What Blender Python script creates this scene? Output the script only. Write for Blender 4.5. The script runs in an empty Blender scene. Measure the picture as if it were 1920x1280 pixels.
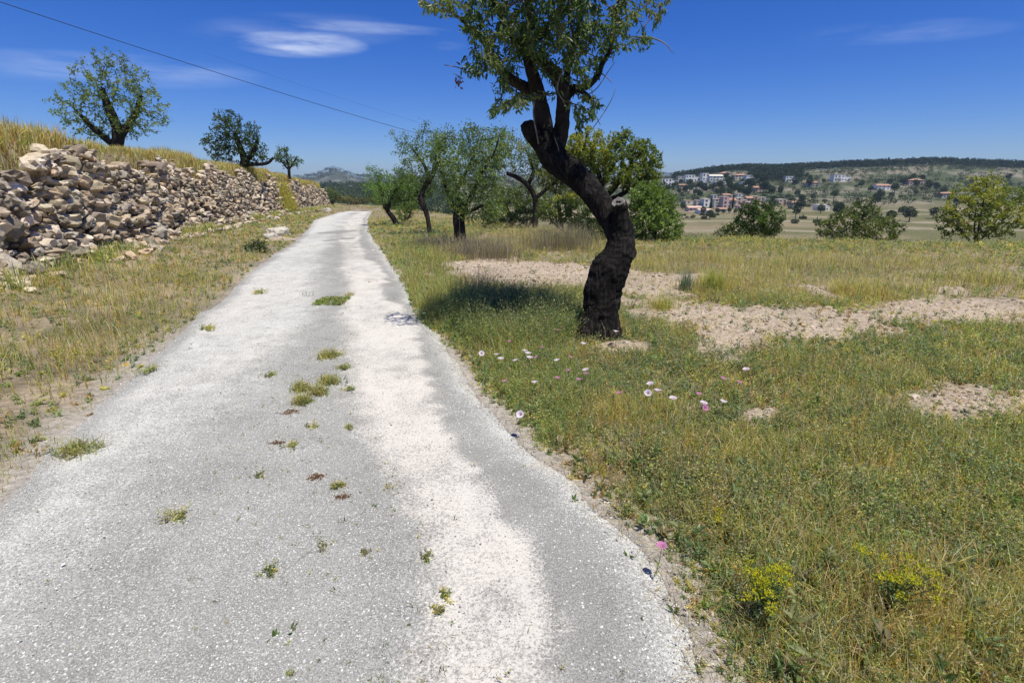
import bpy, math, random
import numpy as np
from mathutils import Vector
R = math.radians
random.seed(7)
rng = np.random.default_rng(11)
C = bpy.context.scene.collection
scn = bpy.context.scene

# ------------------------------------------------------------------ camera, sky, sun
EYE = 1.6; F = 985.0; HOR = 338.0
PITCH = math.atan((640 - HOR) / F)
cam_d = bpy.data.cameras.new('camera'); cam = bpy.data.objects.new('camera', cam_d); C.objects.link(cam)
cam.location = (0, 0, EYE); cam.rotation_euler = (math.pi / 2 - PITCH, 0, 0)
cam_d.sensor_width = 36; cam_d.lens = 36 * F / 1920; cam_d.clip_start = .05; cam_d.clip_end = 20000
scn.camera = cam
SUN_EL, SUN_AZ = 71.0, 138.0        # azimuth measured from +Y (view direction) towards +X
world = bpy.data.worlds.new('World'); scn.world = world; world.use_nodes = True
wn = world.node_tree; wn.nodes.clear()
wo = wn.nodes.new('ShaderNodeOutputWorld'); wb = wn.nodes.new('ShaderNodeBackground')
sky = wn.nodes.new('ShaderNodeTexSky'); sky.sky_type = 'NISHITA'; sky.sun_disc = False
sky.sun_elevation = R(SUN_EL); sky.sun_rotation = R(SUN_AZ); sky.altitude = 300
sky.air_density = 1.0; sky.dust_density = 0.25; sky.ozone_density = 6.0
def wnode(t, **k):
    n = wn.nodes.new(t)
    for a, b in k.items(): setattr(n, a, b)
    return n
# a streak of thin high cloud, fixed in the sky by direction
geo = wnode('ShaderNodeTexCoord')
def cloud_mask(px, py, sx, sy, tilt):
    cx = (px - 960) / F; cz = (HOR - py) / F
    sep = wnode('ShaderNodeSeparateXYZ'); wn.links.new(geo.outputs['Generated'], sep.inputs[0])
    def m(op, a, b=None):
        n = wnode('ShaderNodeMath', operation=op)
        for i, v in enumerate((a, b)):
            if v is None: continue
            if isinstance(v, (int, float)): n.inputs[i].default_value = v
            else: wn.links.new(v, n.inputs[i])
        return n.outputs[0]
    d = pix_dir(px, py)
    tx, tz = d[0] / d[1], d[2] / d[1]
    yy = m('MAXIMUM', sep.outputs[1], .05)
    u = m('SUBTRACT', m('DIVIDE', sep.outputs[0], yy), tx)
    v = m('SUBTRACT', m('DIVIDE', sep.outputs[2], yy), tz)
    v = m('ADD', v, m('MULTIPLY', u, tilt))
    q = m('ADD', m('POWER', m('ABSOLUTE', m('DIVIDE', u, sx)), 2.0), m('POWER', m('ABSOLUTE', m('DIVIDE', v, sy)), 2.0))
    return m('MAXIMUM', m('SUBTRACT', 1.0, q), 0.0), m
def pix_dir(px, py):
    cx = (px - 960) / F; cy = (640 - py) / F
    cp, sp = math.cos(PITCH), math.sin(PITCH)
    return np.array([cx, cp + cy * sp, -sp + cy * cp])
def sky_build():
    masks = []
    for a in ((562, 84, .12, .022, .03), (690, 52, .16, .010, .05), (560, 58, .20, .03, 0), (845, 86, .03, .008, 0), (180, 130, .3, .03, .05), (1700, 60, .2, .02, -.05)):
        mk, m = cloud_mask(*a); masks.append((mk, a))
    amp = (.58, .22, .12, .12, .22, .15)
    mp = wnode('ShaderNodeMapping'); mp.inputs['Scale'].default_value = (3.0, 3.0, 22.0); wn.links.new(geo.outputs['Generated'], mp.inputs[0])
    nz = wnode('ShaderNodeTexNoise'); nz.inputs['Scale'].default_value = 2.2; nz.inputs['Detail'].default_value = 7; nz.inputs['Roughness'].default_value = .58
    wn.links.new(mp.outputs[0], nz.inputs['Vector'])
    rmp = wnode('ShaderNodeMapRange'); rmp.inputs[1].default_value = .36; rmp.inputs[2].default_value = .68
    wn.links.new(nz.outputs[0], rmp.inputs[0])
    tot = None
    for (mk, a), k in zip(masks, amp):
        x = m('MULTIPLY', mk, k); tot = x if tot is None else m('ADD', tot, x)
    fac = m('MULTIPLY', tot, rmp.outputs[0])
    hs = wnode('ShaderNodeHueSaturation'); hs.inputs['Saturation'].default_value = 1.30; hs.inputs['Hue'].default_value = .508
    wn.links.new(sky.outputs[0], hs.inputs['Color'])
    mix = wnode('ShaderNodeMix', data_type='RGBA')
    tint = wnode('ShaderNodeMix', data_type='RGBA', blend_type='MULTIPLY'); tint.inputs[0].default_value = 1; tint.inputs[7].default_value = (.52, .63, .94, 1); wn.links.new(hs.outputs[0], tint.inputs[6])
    wn.links.new(fac, mix.inputs[0]); wn.links.new(tint.outputs[2], mix.inputs[6]); mix.inputs[7].default_value = (8.5, 9.2, 10.2, 1)
    wn.links.new(mix.outputs[2], wb.inputs[0]); wb.inputs[1].default_value = .104
    wn.links.new(wb.outputs[0], wo.inputs[0])
sky_build()
sun_d = bpy.data.lights.new('sun', 'SUN'); sun = bpy.data.objects.new('sun', sun_d); C.objects.link(sun)
sun_d.energy = 4.7; sun_d.angle = R(.53); sun_d.color = (1, .965, .87)
sdir = Vector((math.sin(R(SUN_AZ)) * math.cos(R(SUN_EL)), math.cos(R(SUN_AZ)) * math.cos(R(SUN_EL)), math.sin(R(SUN_EL))))
sun.rotation_euler = sdir.to_track_quat('Z', 'Y').to_euler(); sun.location = sdir * 30
scn.view_settings.view_transform = 'Standard'; scn.view_settings.look = 'None'
scn.view_settings.exposure = 0.22; scn.view_settings.gamma = 1

# ------------------------------------------------------------------ maths helpers
def at(px, py, Y):
    d = pix_dir(px, py); k = Y / d[1]
    return np.array([d[0] * k, Y, EYE + d[2] * k])
def proj(P):
    P = np.asarray(P, float); v = P - np.array([0, 0, EYE])
    cp, sp = math.cos(PITCH), math.sin(PITCH)
    dep = v[..., 1] * cp - v[..., 2] * sp; up = v[..., 1] * sp + v[..., 2] * cp
    dep = np.where(dep > .05, dep, .05)
    return 960 + F * v[..., 0] / dep, 640 - F * up / dep
def _h(*a):
    h = np.zeros(np.broadcast(*a).shape, np.uint64) + np.uint64(1469598103)
    for i, x in enumerate(a):
        h = (h ^ (np.asarray(x).astype(np.int64).astype(np.uint64) * np.uint64([374761393, 668265263, 2147483647, 1274126177][i]))) * np.uint64(0x9E3779B1)
        h &= np.uint64(0xffffffff); h ^= h >> np.uint64(15)
    h = (h * np.uint64(0x85ebca6b)) & np.uint64(0xffffffff); h ^= h >> np.uint64(13)
    return h.astype(float) / 4294967295.0
def vn(x, y, seed=0):
    x = np.asarray(x, float); y = np.asarray(y, float)
    xi, yi = np.floor(x), np.floor(y); fx, fy = x - xi, y - yi
    fx = fx * fx * (3 - 2 * fx); fy = fy * fy * (3 - 2 * fy)
    s = np.zeros_like(xi) + seed
    a, b, c, d = _h(xi, yi, s), _h(xi + 1, yi, s), _h(xi, yi + 1, s), _h(xi + 1, yi + 1, s)
    return (a * (1 - fx) + b * fx) * (1 - fy) + (c * (1 - fx) + d * fx) * fy
def vn3(x, y, z, seed=0):
    zi = np.floor(z); f = z - zi; f = f * f * (3 - 2 * f)
    xi, yi = np.floor(x), np.floor(y); fx, fy = x - xi, y - yi
    fx = fx * fx * (3 - 2 * fx); fy = fy * fy * (3 - 2 * fy)
    r = 0
    s = np.zeros_like(xi) + seed
    for dz, w in ((0, 1 - f), (1, f)):
        a, b, c, d = _h(xi, yi, zi + dz, s), _h(xi + 1, yi, zi + dz, s), _h(xi, yi + 1, zi + dz, s), _h(xi + 1, yi + 1, zi + dz, s)
        r = r + w * ((a * (1 - fx) + b * fx) * (1 - fy) + (c * (1 - fx) + d * fx) * fy)
    return r
def fbm(x, y, seed=0, o=4):
    r = 0; a = .5
    for i in range(o):
        r = r + a * (vn(x * 2 ** i + i * 17.3, y * 2 ** i - i * 9.1, seed + i) - .5) * 2; a *= .5
    return r
def ss(a, b, x):
    t = np.clip((x - a) / (b - a), 0, 1); return t * t * (3 - 2 * t)

# ------------------------------------------------------------------ terrain
def zr_of(Y): return -.022 * np.maximum(np.minimum(Y, 52) - 12, 0)
def flat_ground(px, py):
    d = pix_dir(px, py); Y = 5.0
    for _ in range(40):
        z = float(zr_of(np.array(Y))); Y = d[1] * (z - EYE) / d[2]
    return d[0] / d[1] * Y, Y
RE = [(1323, 1280), (1303, 1179), (1222, 1052), (1115, 961), (1030, 877), (955, 805), (895, 741), (866, 700), (842, 658), (795, 599), (762, 530), (742, 506), (726, 480), (707, 458), (693, 437), (690, 412), (696, 398)]
re = np.array([flat_ground(*p) for p in RE])
yr = np.concatenate([[-12, -2], re[:, 1], [47.5, 49.5, 51, 53]])
xr = np.concatenate([[3.6, 1.35], re[:, 0], [re[-1, 0] - 1.2, re[-1, 0] - 5, re[-1, 0] - 14, -60]])
o_ = np.argsort(yr); yr, xr = yr[o_], xr[o_]
LE = [(480, 506), (549, 460), (581, 431), (592, 413), (634, 399.5)]
le = np.array([flat_ground(*p) for p in LE])
yl = np.concatenate([[-12, -2, 2, 5], le[:, 1], [45.3, 46.5, 48, 53]])
xl = np.concatenate([[.9, -1.5, -2.5, -3.4], le[:, 0], [le[-1, 0] - .8, le[-1, 0] - 4, -34, -60]])
o_ = np.argsort(yl); yl, xl = yl[o_], xl[o_]
def XR(Y): return np.interp(Y, yr, xr)
def XL(Y): return np.interp(Y, yl, xl)
wy = np.array([-14, 0, 25, 34, 44, 47, 60]); wx = np.array([-2.4, -5.5, -12.15, -13.6, -15.1, -17, -24])
wh = np.array([1.8, 1.9, 2.08, 1.92, 1.58, .9, 0])
def XW(Y): return np.interp(Y, wy, wx)
def HW(Y): return np.interp(Y, wy, wh)
ex = (np.array([-400, 0, 480, 640, 740, 800, 870, 940, 1000, 1100, 1200, 1440, 1920, 2400]) - 960) / F
ey = np.array([70, 66, 62, 60, 54, 40, 30, 23, 20, 17, 15.5, 14.6, 13.5, 13])
def zc(px, py, Y): return at(px, py, Y)[2]
c1 = [(-300, 338), (0, 334), (300, 338), (480, 345), (600, 349), (760, 348), (900, 340), (1100, 340), (1190, 338), (1240, 336), (1275, 332), (1310, 326), (1350, 321), (1400, 320), (1440, 321), (1560, 314), (1700, 308), (1920, 318), (2400, 330)]
c1t = (np.array([a for a, b in c1]) - 960) / F; c1z = np.array([zc(960 + 0 * a, b, 850) for a, b in c1])
c2 = [(-300, 330), (0, 327), (300, 331), (470, 334), (560, 335), (590, 334), (612, 331), (620, 326), (630, 321.5), (645, 320), (655, 322), (666, 328), (684, 333), (740, 335), (800, 328), (900, 331), (1000, 326), (1100, 331), (1235, 329), (1300, 329), (1500, 327), (1920, 325), (2400, 326)]
c2t = (np.array([a for a, b in c2]) - 960) / F; c2z = np.array([zc(960, b, 2600) for a, b in c2])
def road_in(X, Y):
    return (X > XL(Y)) & (X < XR(Y)) & (Y < 51)
def G(X, Y, fine=True):
    X = np.asarray(X, float); Y = np.asarray(Y, float)
    t = np.clip(X / np.maximum(Y, 3), -1.4, 1.4)
    p = zr_of(Y)
    d = np.maximum(Y - np.interp(t, ex, ey), 0)
    z = p - 20 * (1 - np.exp(-(d * d / (d + 5)) * .30 / 20))
    # left bank behind the stone wall
    xw, hw, lx = XW(Y), HW(Y), XL(Y)
    gap = np.maximum(lx - xw, .3)
    u = np.clip((lx - X) / gap, 0, 1)
    bank = .30 * u ** 1.5 * ss(60, 40, Y)
    b2 = ss(-.05, .45, xw - X) * hw * .97
    bk = np.where(X < lx, bank + b2, 0) + np.where(X < xw - .5, .05 * np.minimum(xw - X, 12), 0) * ss(56, 40, Y)
    z = z + bk * (d < 1e9)
    # small roughness off the road
    if fine:
        off = np.clip(np.maximum(X - XR(Y), XL(Y) - X) / .5, 0, 1)
        off = np.where(Y > 53, 1, off)
        near = ss(90, 25, Y)
        z = z + off * near * (.05 * fbm(X * .6, Y * .6, 3, 3) + .018 * fbm(X * 4, Y * 4, 5, 3)) 
        bm = bare_mask(X, Y)
        z = z + bm * off * near * (.035 + .035 * np.abs(fbm(X * 7, Y * 7, 9, 3)) + .03 * fbm(X * 2.2, Y * 2.2, 12, 2))
    # valley floor, hillside with the town, far ridge
    far = 3 * fbm(X / 60, Y / 60, 21, 3)
    z = z + far * ss(120, 300, Y) * .7
    k = ss(380, 850, Y)
    z = z * (1 - k) + k * (np.interp(t, c1t, c1z) + far * .5)
    k2 = ss(900, 1500, Y); z = z * (1 - k2) + k2 * (-34)
    k3 = ss(1600, 2600, Y); z = z * (1 - k3) + k3 * (np.interp(t, c2t, c2z) + .6 * far)
    k4 = ss(2650, 4500, Y); z = z * (1 - k4) + k4 * (-60)
    return z
BARE = [(985, 512, 130, 18), (1100, 527, 110, 16), (1215, 540, 70, 20), (900, 498, 60, 10), (1330, 600, 110, 24), (1370, 640, 72, 34), (1420, 600, 60, 24), (1165, 657, 62, 10),
        (1428, 785, 34, 14), (1520, 610, 140, 28), (1740, 590, 150, 20), (1800, 760, 120, 30), (520, 440, 22, 9)]
def bare_mask(X, Y):
    P = np.stack([X, Y, zr_of(Y)], -1); px, py = proj(P)
    w = 1.0 + 1.5 * fbm(X * .9, Y * .9, 31, 4) + .9 * fbm(X * 4, Y * 4, 37, 3)
    w = np.clip(w, .15, 4)
    m = np.zeros_like(X, float)
    for a, b, c, d in BARE:
        q = ((px - a) / c) ** 2 + ((py - b) / d) ** 2
        m = np.maximum(m, ss(2.5, .35, q * w))
    return np.where((Y > 1) & (Y < 26), m, 0)
def g1(x, y): return float(G(np.array([x]), np.array([y]))[0])
def ray_ground(px, py, h=0.0):
    d = pix_dir(px, py); s = np.exp(np.linspace(math.log(1.0), math.log(3000), 4000))
    X, Y, Z = d[0] * s / d[1] * 1.0, s, EYE + d[2] * s / d[1]
    below = Z < G(X, Y) + h
    i = int(np.argmax(below)) if below.any() else len(s) - 1
    return X[i], Y[i]

# ------------------------------------------------------------------ mesh building
class Acc:
    def __init__(s): s.V, s.Q, s.T, s.C, s.n = [], [], [], [], 0
    def add(s, V, Q=None, T=None, col=(.5, .5, .5)):
        V = np.asarray(V, float).reshape(-1, 3); s.V.append(V)
        if Q is not None and len(Q): s.Q.append(np.asarray(Q, np.int64) + s.n)
        if T is not None and len(T): s.T.append(np.asarray(T, np.int64) + s.n)
        c = np.asarray(col, float)
        s.C.append(np.broadcast_to(c, (len(V), 3)) if c.ndim == 1 else c.reshape(-1, 3))
        s.n += len(V)
    def build(s, name, mat, parent=None, origin=(0, 0, 0), smooth=False, scale=None):
        V = np.concatenate(s.V) - np.asarray(origin, float)
        Q = np.concatenate(s.Q) if s.Q else np.zeros((0, 4), int); T = np.concatenate(s.T) if s.T else np.zeros((0, 3), int)
        me = bpy.data.meshes.new(name); me.vertices.add(len(V)); me.vertices.foreach_set('co', V.astype(np.float32).ravel())
        loops = np.concatenate([Q.ravel(), T.ravel()]).astype(np.int32)
        me.loops.add(len(loops)); me.loops.foreach_set('vertex_index', loops)
        st = np.concatenate([np.arange(len(Q)) * 4, len(Q) * 4 + np.arange(len(T)) * 3]).astype(np.int32)
        me.polygons.add(len(st)); me.polygons.foreach_set('loop_start', st)
        me.polygons.foreach_set('use_smooth', np.full(len(st), smooth))
        ca = me.color_attributes.new('Col', 'FLOAT_COLOR', 'POINT')
        col = np.concatenate([np.concatenate(s.C), np.ones((len(V), 1))], 1)
        ca.data.foreach_set('color', col.astype(np.float32).ravel())
        me.update(calc_edges=True); me.validate()
        me.materials.append(mat)
        o = bpy.data.objects.new(name, me); C.objects.link(o)
        if parent is not None: o.parent = parent
        else: o.location = origin
        return o
def tag(o, label=None, cat=None, group=None, kind=None):
    if label: o['label'] = label
    if cat: o['category'] = cat
    if group: o['group'] = group
    if kind: o['kind'] = kind
    return o
def empty(name, loc, label, cat, group=None):
    o = bpy.data.objects.new(name, None); C.objects.link(o); o.location = loc; o.empty_display_size = .2
    return tag(o, label, cat, group)
def copy_tree(o, parent=None):
    c = o.copy(); C.objects.link(c)
    if parent is not None: c.parent = parent
    for ch in list(o.children): copy_tree(ch, c)
    return c

# ------------------------------------------------------------------ materials
def mat(name, rough=.8, transl=0.0, noise=None, bump=None, spec=.3, tint=None):
    m = bpy.data.materials.new(name); m.use_nodes = True; nt = m.node_tree; N = nt.nodes; L = nt.links
    bs = N['Principled BSDF']; bs.inputs['Roughness'].default_value = rough; bs.inputs['Specular IOR Level'].default_value = spec
    at_ = N.new('ShaderNodeAttribute'); at_.attribute_name = 'Col'; col = at_.outputs['Color']
    tc = N.new('ShaderNodeTexCoord')
    for (sc, lo, hi, det) in (noise or []):
        nz = N.new('ShaderNodeTexNoise'); nz.inputs['Scale'].default_value = sc; nz.inputs['Detail'].default_value = det; nz.inputs['Roughness'].default_value = .62
        L.new(tc.outputs['Object'], nz.inputs['Vector'])
        mr = N.new('ShaderNodeMapRange'); mr.inputs[1].default_value = .3; mr.inputs[2].default_value = .7; mr.inputs[3].default_value = lo; mr.inputs[4].default_value = hi
        L.new(nz.outputs[0], mr.inputs[0])
        mx = N.new('ShaderNodeVectorMath'); mx.operation = 'SCALE'; L.new(col, mx.inputs[0]); L.new(mr.outputs[0], mx.inputs['Scale']); col = mx.outputs[0]
    L.new(col, bs.inputs['Base Color'])
    if bump:
        nz = N.new('ShaderNodeTexNoise'); nz.inputs['Scale'].default_value = bump[0]; nz.inputs['Detail'].default_value = 6; nz.inputs['Roughness'].default_value = .65
        L.new(tc.outputs['Object'], nz.inputs['Vector'])
        b = N.new('ShaderNodeBump'); b.inputs['Strength'].default_value = bump[1]; b.inputs['Distance'].default_value = bump[2]
        L.new(nz.outputs[0], b.inputs['Height']); L.new(b.outputs[0], bs.inputs['Normal'])
    if transl:
        tr = N.new('ShaderNodeBsdfTranslucent'); ms = N.new('ShaderNodeMixShader'); ms.inputs[0].default_value = transl
        hs = N.new('ShaderNodeMix'); hs.data_type = 'RGBA'; hs.blend_type = 'MULTIPLY'; hs.inputs[0].default_value = 1
        L.new(col, hs.inputs[6]); hs.inputs[7].default_value = (1.5, 1.6, .7, 1) if name != 'petal' else (1.1, 1.05, 1.1, 1)
        L.new(hs.outputs[2], tr.inputs[0]); L.new(bs.outputs[0], ms.inputs[1]); L.new(tr.outputs[0], ms.inputs[2])
        L.new(ms.outputs[0], N['Material Output'].inputs['Surface'])
    return m
M_leaf = mat('leaf', .42, .45, spec=.45)
M_grass = mat('grass', .5, .5, spec=.35)
M_petal = mat('petal', .6, .5)
M_bark = mat('bark', .95, 0, [(14, .55, 1.5, 6), (90, .6, 1.4, 4)], (120, .7, .01), spec=.15)
M_twig = mat('twig', .9, 0, [(30, .7, 1.3, 3)], spec=.2)
M_stone = mat('stone', .95, 0, [(5, .7, 1.25, 5), (40, .75, 1.2, 5)], (60, .5, .01), spec=.15)
M_soil = mat('soil', 1.0, 0, [(.9, .85, 1.15, 6), (18, .62, 1.30, 8), (160, .65, 1.3, 4)], (45, .8, .03), spec=.1)
M_far = mat('distant_foliage', .8, .12, spec=.1)
M_wall = mat('render_wall', .9, 0, [(.4, .92, 1.05, 4)], spec=.2)
M_roof = mat('roof_tile', .9, 0, [(1.5, .75, 1.2, 4)], spec=.1)
M_glass = mat('window_glass', .2, 0, spec=.5)
M_cable = mat('cable', .6, 0)
M_wood = mat('pole_wood', .9, 0, [(8, .7, 1.3, 5)])
def road_material():
    m = bpy.data.materials.new('worn_asphalt'); m.use_nodes = True; nt = m.node_tree; N = nt.nodes; L = nt.links
    bs = N['Principled BSDF']; bs.inputs['Roughness'].default_value = .95; bs.inputs['Specular IOR Level'].default_value = .2
    tc = N.new('ShaderNodeTexCoord'); at_ = N.new('ShaderNodeAttribute'); at_.attribute_name = 'Col'
    sp = N.new('ShaderNodeSeparateColor'); L.new(at_.outputs['Color'], sp.inputs[0])   # R whiteness, G chip amount, B pinkness/dirt
    def noise(sc, det=5, ro=.6):
        n = N.new('ShaderNodeTexNoise'); n.inputs['Scale'].default_value = sc; n.inputs['Detail'].default_value = det; n.inputs['Roughness'].default_value = ro
        L.new(tc.outputs['Object'], n.inputs['Vector']); return n.outputs[0]
    def mr(x, a, b, c=0, d=1):
        n = N.new('ShaderNodeMapRange'); L.new(x, n.inputs[0])
        for i, v in enumerate((a, b, c, d)): n.inputs[i + 1].default_value = v
        return n.outputs[0]
    def ma(op, a, b):
        n = N.new('ShaderNodeMath'); n.operation = op; n.use_clamp = False
        for i, v in enumerate((a, b)):
            if isinstance(v, (int, float)): n.inputs[i].default_value = v
            else: L.new(v, n.inputs[i])
        return n.outputs[0]
    def mix(f, a, b, bt='MIX'):
        n = N.new('ShaderNodeMix'); n.data_type = 'RGBA'; n.blend_type = bt
        if isinstance(f, (int, float)): n.inputs[0].default_value = f
        else: L.new(f, n.inputs[0])
        for i, v in ((6, a), (7, b)):
            if isinstance(v, tuple): n.inputs[i].default_value = (*v, 1)
            else: L.new(v, n.inputs[i])
        return n.outputs[2]
    wv = N.new('ShaderNodeTexNoise'); wv.inputs['Scale'].default_value = 90; wv.inputs['Detail'].default_value = 2; L.new(tc.outputs['Object'], wv.inputs['Vector'])
    off = N.new('ShaderNodeVectorMath'); off.operation = 'MULTIPLY_ADD'; L.new(wv.outputs['Color'], off.inputs[0]); off.inputs[1].default_value = (.012, .012, .012); L.new(tc.outputs['Object'], off.inputs[2]); wp = off.outputs[0]
    grey = mix(mr(noise(2.2, 6), .35, .65), (.285, .275, .245), (.365, .352, .313))
    grey = mix(mr(noise(130, 4, .75), .38, .62), mix(1.0, grey, (.55, .55, .55), 'MULTIPLY'), mix(1.0, grey, (1.18, 1.17, 1.16), 'MULTIPLY'))
    pale = mix(sp.outputs[2], (.63, .62, .56), (.69, .635, .545))
    pale = mix(mr(noise(220, 3, .7), .3, .7), mix(1.0, pale, (.84, .84, .84), 'MULTIPLY'), pale)
    w = ma('ADD', sp.outputs[0], ma('MULTIPLY', ma('SUBTRACT', noise(5, 8, .7), .5), .95))
    w2 = ma('ADD', w, ma('MULTIPLY', ma('SUBTRACT', noise(75, 6, .8), .5), 3.0))
    base = mix(mr(w2, .28, .74), grey, pale)
    # aggregate: three sizes of angular chips set in the binder
    col = base; hts = []
    for sc, th in ((85, .50), (150, .45), (260, .42)):
        v = N.new('ShaderNodeTexVoronoi'); v.inputs['Scale'].default_value = sc; v.inputs['Randomness'].default_value = 1; L.new(wp, v.inputs['Vector'])
        s2 = N.new('ShaderNodeSeparateColor'); L.new(v.outputs['Color'], s2.inputs[0])
        thr = ma('SUBTRACT', 1.0, ma('MULTIPLY', sp.outputs[1], 1.0 - th))
        on = ma('GREATER_THAN', s2.outputs[0], thr)
        lim = ma('ADD', .22, ma('MULTIPLY', s2.outputs[2], .22))
        shape = ma('LESS_THAN', v.outputs['Distance'], lim)
        f = ma('MULTIPLY', on, shape); hts.append(f)
        chip = mix(s2.outputs[1], (.40, .40, .37), (.80, .80, .74))
        col = mix(f, col, chip)
    v = N.new('ShaderNodeTexVoronoi'); v.inputs['Scale'].default_value = 150; L.new(wp, v.inputs['Vector'])
    s2 = N.new('ShaderNodeSeparateColor'); L.new(v.outputs['Color'], s2.inputs[0])
    dk = ma('MULTIPLY', ma('GREATER_THAN', s2.outputs[2], .80), mr(v.outputs['Distance'], .42, .25))
    col = mix(ma('MULTIPLY', dk, .60), col, (.16, .158, .155))
    ck = N.new('ShaderNodeTexVoronoi'); ck.feature = 'DISTANCE_TO_EDGE'; ck.inputs['Scale'].default_value = 1.15
    cw = N.new('ShaderNodeVectorMath'); cw.operation = 'MULTIPLY_ADD'; cn = N.new('ShaderNodeTexNoise'); cn.inputs['Scale'].default_value = 6; cn.inputs['Detail'].default_value = 6; L.new(tc.outputs['Object'], cn.inputs['Vector'])
    L.new(cn.outputs['Color'], cw.inputs[0]); cw.inputs[1].default_value = (.35, .35, .35); L.new(tc.outputs['Object'], cw.inputs[2]); L.new(cw.outputs[0], ck.inputs['Vector'])
    ckf = ma('MULTIPLY', mr(ck.outputs['Distance'], .007, .002), mr(noise(1.3, 3), .50, .60))
    col = mix(ma('MULTIPLY', ckf, .55), col, (.12, .115, .105))
    L.new(col, bs.inputs['Base Color'])
    h = ma('ADD', ma('MULTIPLY', hts[0], 1.0), ma('MULTIPLY', hts[1], .7)); h = ma('SUBTRACT', h, ma('MULTIPLY', dk, .8)); h = ma('ADD', h, ma('MULTIPLY', noise(140, 4, .7), 1.3))
    b = N.new('ShaderNodeBump'); b.inputs['Strength'].default_value = .55; b.inputs['Distance'].default_value = .006; L.new(h, b.inputs['Height']); L.new(b.outputs[0], bs.inputs['Normal'])
    return m
M_road = road_material()

# ------------------------------------------------------------------ ground sheet
az = np.concatenate([np.arange(-58, 58, .25), np.arange(58, 302, 3.0)]); na = len(az)
rr = np.exp(np.arange(math.log(.35), math.log(3900), .0215)); nr = len(rr)
A_, R_ = np.meshgrid(np.radians(az), rr)
GX, GY = R_ * np.sin(A_), R_ * np.cos(A_)
GZ = G(GX, GY)
ins = np.clip(np.minimum(XR(GY) - GX, GX - XL(GY)) / .06, 0, 1) * (GY < 51)
GZ = GZ - .03 * ins
def lerp(a, b, f): f = np.asarray(f)[..., None]; return np.asarray(a) * (1 - f) + np.asarray(b) * f
bm = bare_mask(GX, GY)
n1 = .5 + .5 * fbm(GX * .7, GY * .7, 40, 4); n2 = .5 + .5 * fbm(GX * 3, GY * 3, 44, 4)
col = lerp((.20, .165, .11), (.38, .30, .21), ss(.25, .75, n2))
col = lerp(col, (.12, .12, .045), ss(.5, .8, n1) * .6)
sand = lerp((.42, .335, .245), (.53, .43, .325), n2)
col = lerp(col, sand, bm)
edge = np.minimum(np.abs(GX - XR(GY)), np.abs(GX - XL(GY)))
shoulder = ss(.55, .05, edge + .25 * (n2 - .5)) * (.25 + .75 * ss(6.5, 4.5, GY)) * (GY < 50)
col = lerp(col, (.46, .42, .36), shoulder * .85)
# valley fields and far hills
f1 = .5 + .5 * fbm(GX / 45, GY / 30, 50, 3)
field = lerp((.14, .135, .06), (.25, .20, .12), ss(.40, .65, f1)); field = lerp(field, (.12, .14, .055), ss(.62, .8, f1))
rows = .5 + .5 * np.sin(GY / 9.0 + 2 * fbm(GX / 40, GY / 40, 3, 2)); field = lerp(field, (.34, .29, .20), ss(.86, .97, rows) * .7)
col = lerp(col, field, ss(60, 150, R_))
hill = lerp((.075, .09, .042), (.235, .21, .15), ss(.42, .72, .5 + .5 * fbm(GX / 22, GY / 22, 60, 4))); col = lerp(col, hill, ss(400, 520, GY))
mt = lerp((.07, .085, .05), (.19, .18, .14), ss(.45, .7, .5 + .5 * fbm(GX / 50, GY / 90, 61, 4))); col = lerp(col, mt, ss(1300, 1700, GY))
ga = Acc(); idx = np.arange(nr * na).reshape(nr, na); nx = np.roll(idx, -1, 1)
quads = np.stack([idx[:-1], idx[1:], nx[1:], nx[:-1]], -1).reshape(-1, 4)
quads = quads[:, ::-1]
V = np.stack([GX, GY, GZ], -1).reshape(-1, 3)
ga.add(V, quads, None, col.reshape(-1, 3))
cz = float(G(np.array([0.]), np.array([0.]))[0]) - .03
ga.add([[0, 0, cz]], col=(.3, .27, .22)); cidx = nr * na
ga.T.append(np.stack([np.full(na, cidx), nx[0], idx[0]], -1)); ga.T[-1] = ga.T[-1][:, [0, 2, 1]][:, ::-1]
g_obj = ga.build('ground', M_soil, smooth=True); tag(g_obj, 'sandy ground, field, valley and far hills', kind='structure')

# ------------------------------------------------------------------ road
ys = np.concatenate([np.arange(-6, 1, .1), 1 + np.cumsum(np.concatenate([np.linspace(.012, .022, 140), np.linspace(.022, .2, 330)]))]); ys = ys[ys < 51]
nu = 150; us = np.linspace(0, 1, nu)
YY, UU = np.meshgrid(ys, us, indexing='ij')
xL = XL(YY) - .05 + .10 * fbm(YY * 2.2, YY * 0 + 3, 71, 4); xR_ = XR(YY) + .0 + .09 * fbm(YY * 3.1, YY * 0 + 9, 72, 5)
XX = xL + (xR_ - xL) * UU
S = xR_ - XX; SL = XX - xL; Wd = xR_ - xL
zz = G(XX, YY, False) + .012 - .012 * ss(.12, 0, np.minimum(S, SL)) + .010 * np.sin(np.clip(UU, 0, 1) * math.pi) - .012 * (ss(.35, 0, np.abs(S - .75)) + ss(.35, 0, np.abs(SL - .6))) + .004 * fbm(XX * 2, YY * 2, 75, 3)
nzA = fbm(XX * 1.1, YY * .8, 76, 4); nzB = fbm(XX * 3, YY * 3, 77, 4); nzC = fbm(XX * 9, YY * 9, 78, 3)
wstrip = np.interp(YY, [0, 1.3, 2.2, 3.2, 4.5, 6.2, 6.9, 7.1, 8.3, 8.5, 10.5, 11, 14, 20, 50], [.45, .46, .50, .38, .24, .20, .22, .42, .44, .22, .24, .42, .42, .3, .2]) + .05 * nzB + .05 * nzA
rt = ss(-.08, .10, S - wstrip + .07 * nzC + .05 * nzB) * ss(1.22, .80, S + .16 * nzA + .08 * nzB)            # bright right wheel track
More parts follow.
